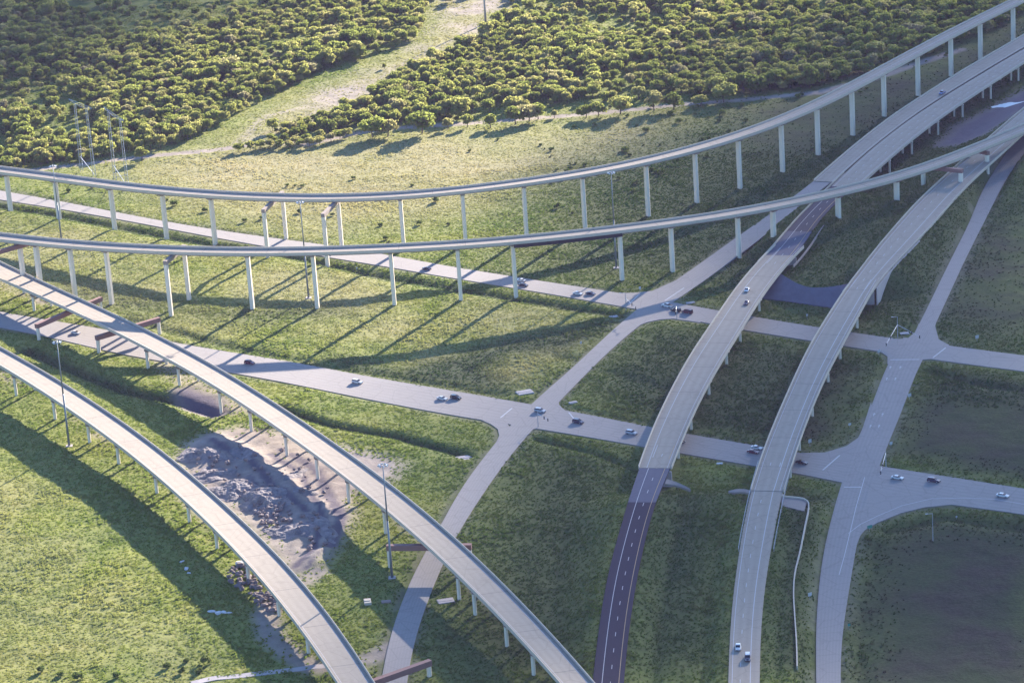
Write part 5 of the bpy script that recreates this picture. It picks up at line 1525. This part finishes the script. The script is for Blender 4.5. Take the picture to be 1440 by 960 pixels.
for i, (px, py, w_) in enumerate(((298, 860, 2.6), (307, 862, 3.2), (315, 861, 3.0), (322, 862, 2.2), (256, 790, 2.0), (262, 800, 2.4), (266, 806, 1.6), (338, 792, 4.0))):
    g = UG(px, py); o = bpy.data.objects.new('concrete_chunk', BM[i % 4].copy()); COL.objects.link(o); o.data.materials[0] = M['whiterock']; o.location = (g[0], g[1], g[2] + .25); o.scale = (w_ / 2, w_ / 2.6, w_ / 4); o.rotation_euler = (.1, .05, i)
    if i < 4: tag(o, 'white broken slab lying in the dark ramp shadow left of the dirt track', 'rubble', 'white slabs left of the dirt track')
    elif i < 7: tag(o, 'white broken piece at the edge of the shadow left of the rubble heap', 'rubble', 'white pieces left of the rubble heap')
    else: tag(o, 'large pale slab at the top of the rubble heap under the nearest ramp', 'rubble')
# spoil heaps in the bare earth yard
def heap(px, py, wx, wy, h_, rz, label, seed, mat='spoil'):
    g = UG(px, py); r = np.random.default_rng(seed); n1_, n2_ = 34, 60; V = []; Fc = []
    for i in range(n1_ + 1):
        rr = i / n1_
        for j in range(n2_):
            a = 2 * math.pi * j / n2_
            k_ = 1 + .22 * math.sin(a * 2 + seed) + .13 * math.sin(a * 5 + seed * 2)
            x = rr * wx / 2 * k_ * math.cos(a); y = rr * wy / 2 * k_ * math.sin(a)
            X_ = g[0] + x * math.cos(rz) - y * math.sin(rz); Y_ = g[1] + x * math.sin(rz) + y * math.cos(rz)
            z = h_ * .50 * max(0, 1 - rr ** 1.4) + h_ * .95 * float((1 - abs(fbm(np.array([X_]), np.array([Y_]), 5.5, seed, 4)[0] - .5) * 2) - .72) * (1 - rr) ** .5
            V.append((X_, Y_, H1(X_, Y_) + z - .25 * (rr > .97) - .1))
    for i in range(n1_):
        for j in range(n2_):
            Fc.append((i * n2_ + j, i * n2_ + (j + 1) % n2_, (i + 1) * n2_ + (j + 1) % n2_, (i + 1) * n2_ + j))
    return tag(mesh_obj('spoil_heap', V, Fc, M[mat], None, False), label, 'earth heap')
mt, n, l, b, o_ = newmat('spoil_earth')
f1 = noise_node(n, l, .35, 6, .7); f2 = noise_node(n, l, 1.6, 4, .7)
c = ramp_node(n, l, f1, [(.32, (.12, .115, .125)), (.5, (.25, .235, .235)), (.72, (.40, .37, .35))]); c = mixc(n, l, math_node(n, l, 'MULTIPLY', f2, .5), c, (.12, .11, .12))
l.new(c, b.inputs['Base Color']); b.inputs['Roughness'].default_value = .95
bp = n.new('ShaderNodeBump'); bp.inputs['Distance'].default_value = .4; l.new(f2, bp.inputs['Height']); l.new(bp.outputs[0], b.inputs['Normal'])
M['spoil'] = mt
heap(283, 640, 16, 22, 3.2, .5, 'grey earth heap at the upper left end of the bare yard', 3)
heap(296, 668, 22, 14, 2.6, -.5, 'low earth heap along the left side of the bare yard', 5)
heap(330, 690, 15, 26, 3.0, .7, 'long earth heap with ridges in the middle of the bare yard', 8)
heap(372, 705, 20, 30, 3.6, .8, 'largest rough lumpy earth heap in the bare yard', 13)
heap(345, 640, 14, 18, 2.2, .2, 'smooth bluish earth heap at the top of the bare yard', 17)
heap(408, 748, 12, 24, 2.6, .9, 'dark crumbling earth heap at the lower end of the bare yard', 21)
heap(452, 735, 8, 30, 1.8, .45, 'curved earth bank around the right side of the bare yard', 25)
heap(415, 668, 7, 14, 1.6, -.6, 'small earth bank at the right edge of the bare yard', 29)
heap(428, 690, 9, 9, 1.5, .1, 'small pale mound with pale top right of the bare yard', 33)
k = 0
while k < 90:
    a_ = rb.uniform(0, 6.28); q_ = rb.uniform(0, 1) ** .6
    px, py = 378 + 34 * q_ * math.cos(a_), 712 + 32 * q_ * math.sin(a_) + .5 * 34 * q_ * math.cos(a_)
    g = UG(px, py); s_ = rb.uniform(.4, 1.25)
    o = bpy.data.objects.new('rubble_block', BM[k % 4]); COL.objects.link(o); o.location = (g[0], g[1], g[2] + 1.2 * (1 - q_) + s_ * .2); o.scale = (s_, s_ * rb.uniform(.7, 1.3), s_); o.rotation_euler = (rb.uniform(-.4, .4), rb.uniform(-.4, .4), rb.uniform(0, 6.28))
    tag(o, 'grey lump of broken ground on the largest heap in the bare yard', 'rubble', 'lumps on the largest heap in the bare yard'); k += 1
k = 0
while k < 80:
    px, py = rb.uniform(262, 470), rb.uniform(618, 775)
    g = UG(px, py)
    if fmud(g[0], g[1]) < .12 or froad(g[0], g[1]) > .05: continue
    s_ = rb.uniform(.35, 1.1)
    o = bpy.data.objects.new('rubble_block', BM[k % 4]); COL.objects.link(o); o.location = (g[0], g[1], g[2] + .9); o.scale = (s_, s_ * rb.uniform(.7, 1.3), s_ * 1.3); o.rotation_euler = (rb.uniform(-.4, .4), rb.uniform(-.4, .4), rb.uniform(0, 6.28))
    tag(o, 'small grey block lying loose among the earth heaps of the bare yard', 'rubble', 'loose blocks among the earth heaps of the bare yard'); k += 1
# concrete drain channel at the bottom edge
P = resample(cat(UP([(270, 962), (300, 955), (345, 950), (400, 943), (440, 938), (480, 935)])), 2.0)
P[:, 2] = H(P[:, 0], P[:, 1]) + .12
W0, W1 = banked(P, 3.2, 0)
V, Fc = loft([[W0[i], W1[i], W1[i] - np.array([0, 0, .5]), W0[i] - np.array([0, 0, .5])] for i in range(len(P))])
tag(mesh_obj('drain_channel', V, Fc, M['wall']), 'pale concrete drain channel at the bottom edge left of the nearest ramp', 'drain')
M['whitemound'] = plain('white_mound', (.85, .85, .82), .9)  # plain white for the low mound at the top right
heap(1426, 147, 24, 11, 1.5, .35, 'bright white low mound on the bare purple earth at the top right', 41, 'whitemound')

# ------------------------------------------------------------------ broken evening clouds high over the woods, towards the sun
def cloud(poly, alt, soft, thick, seed, omax, wav=90):
    t = alt / SUNV[2]
    C = UP(poly); C = C + SUNV * t
    x0, x1, y0, y1 = C[:, 0].min() - soft * 2, C[:, 0].max() + soft * 2, C[:, 1].min() - soft * 2, C[:, 1].max() + soft * 2
    st = 22.0
    cx, cy = np.meshgrid(np.arange(x0, x1, st), np.arange(y0, y1, st)); sh = cx.shape; cx, cy = cx.ravel(), cy.ravel()
    wx = cx + (fbm(cx, cy, wav * 2, seed, 3) - .5) * wav; wy = cy + (fbm(cx, cy, wav * 2, seed + 5, 3) - .5) * wav
    ins = inpoly(wx, wy, C)
    D, _ = segdist(wx, wy, np.vstack([np.c_[C[:, :2], np.zeros(len(C))], [[*C[0, :2], 0]]]), soft * 3)
    D = np.minimum(D, soft * 3)
    a = np.where(ins, .5 + .5 * np.minimum(1, D / soft), np.maximum(0, .5 - .5 * D / soft))
    a *= .82 + .36 * (fbm(cx, cy, wav, seed + 9, 3) - .3)
    a = np.clip(a, 0, 1) * omax
    lum = .5 + fbm(cx, cy, 160, seed + 3, 4)
    zt = alt + a * thick * lum; zb = alt - a * thick * .18 * lum
    V = np.vstack([np.c_[cx, cy, zt], np.c_[cx, cy, zb - .5]])
    n = len(cx); I = np.arange(n).reshape(sh)
    live = (a > .004).reshape(sh)
    qk = live[:-1, :-1] | live[1:, :-1] | live[:-1, 1:] | live[1:, 1:]
    q_ = np.stack([I[:-1, :-1], I[:-1, 1:], I[1:, 1:], I[1:, :-1]], -1)[qk]
    Fc = [tuple(r) for r in q_.tolist()] + [tuple(v + n for v in r[::-1]) for r in q_.tolist()]
    o = mesh_obj('cloud', V, Fc, M['cloud'], None, True, {'opacity': np.r_[a, a]})
    return tag(o, kind='structure')
mt, n, l, b, o_ = newmat('cloud_vapour')
n.remove(b)
d = n.new('ShaderNodeBsdfDiffuse'); d.inputs[0].default_value = (.85, .85, .87, 1)
tl = n.new('ShaderNodeBsdfTranslucent'); tl.inputs[0].default_value = (.85, .85, .87, 1)
ms = n.new('ShaderNodeMixShader'); ms.inputs[0].default_value = .5
l.new(d.outputs[0], ms.inputs[1]); l.new(tl.outputs[0], ms.inputs[2])
tr = n.new('ShaderNodeBsdfTransparent'); mx = n.new('ShaderNodeMixShader')
l.new(attr_node(n, 'opacity'), mx.inputs[0]); l.new(tr.outputs[0], mx.inputs[1]); l.new(ms.outputs[0], mx.inputs[2])
l.new(mx.outputs[0], o_.inputs[0])
M['cloud'] = mt
cloud([(560, 1050), (600, 900), (650, 760), (720, 620), (800, 520), (870, 450), (930, 330), (870, 250), (930, 180), (1080, 90), (1240, 0), (1330, -120), (1800, -120), (1800, 1050)], 1100, 80, 24, 11, .88)
cloud([(-300, -60), (-300, 160), (-40, 175), (60, 140), (160, 95), (260, 62), (330, 20), (350, -60), (300, -160), (-200, -160)], 1100, 60, 24, 23, .72)

# ------------------------------------------------------------------ violet haze volume, added to lift the dark tones
mb = MB()
x0, x1 = float(gx.min()) - 50, float(gx.max()) + 50
y0, y1 = float(gy.min()) - 50, float(gy.max()) + 50
z0, z1 = float(HG.min()) - 2, HC + 8
mb.box(((x0 + x1) / 2, (y0 + y1) / 2, (z0 + z1) / 2), (x1 - x0, y1 - y0, z1 - z0))
mt = bpy.data.materials.new('tone_lift_haze'); mt.use_nodes = True
n = mt.node_tree.nodes; l = mt.node_tree.links
n.remove(n['Principled BSDF'])
pv = n.new('ShaderNodeVolumePrincipled')
pv.inputs['Color'].default_value = (.60, .52, 1.0, 1)
pv.inputs['Density'].default_value = .000019
pv.inputs['Anisotropy'].default_value = .1
l.new(pv.outputs[0], n['Material Output'].inputs['Volume'])
haze = tag(mb.build('haze', mt), kind='stuff')
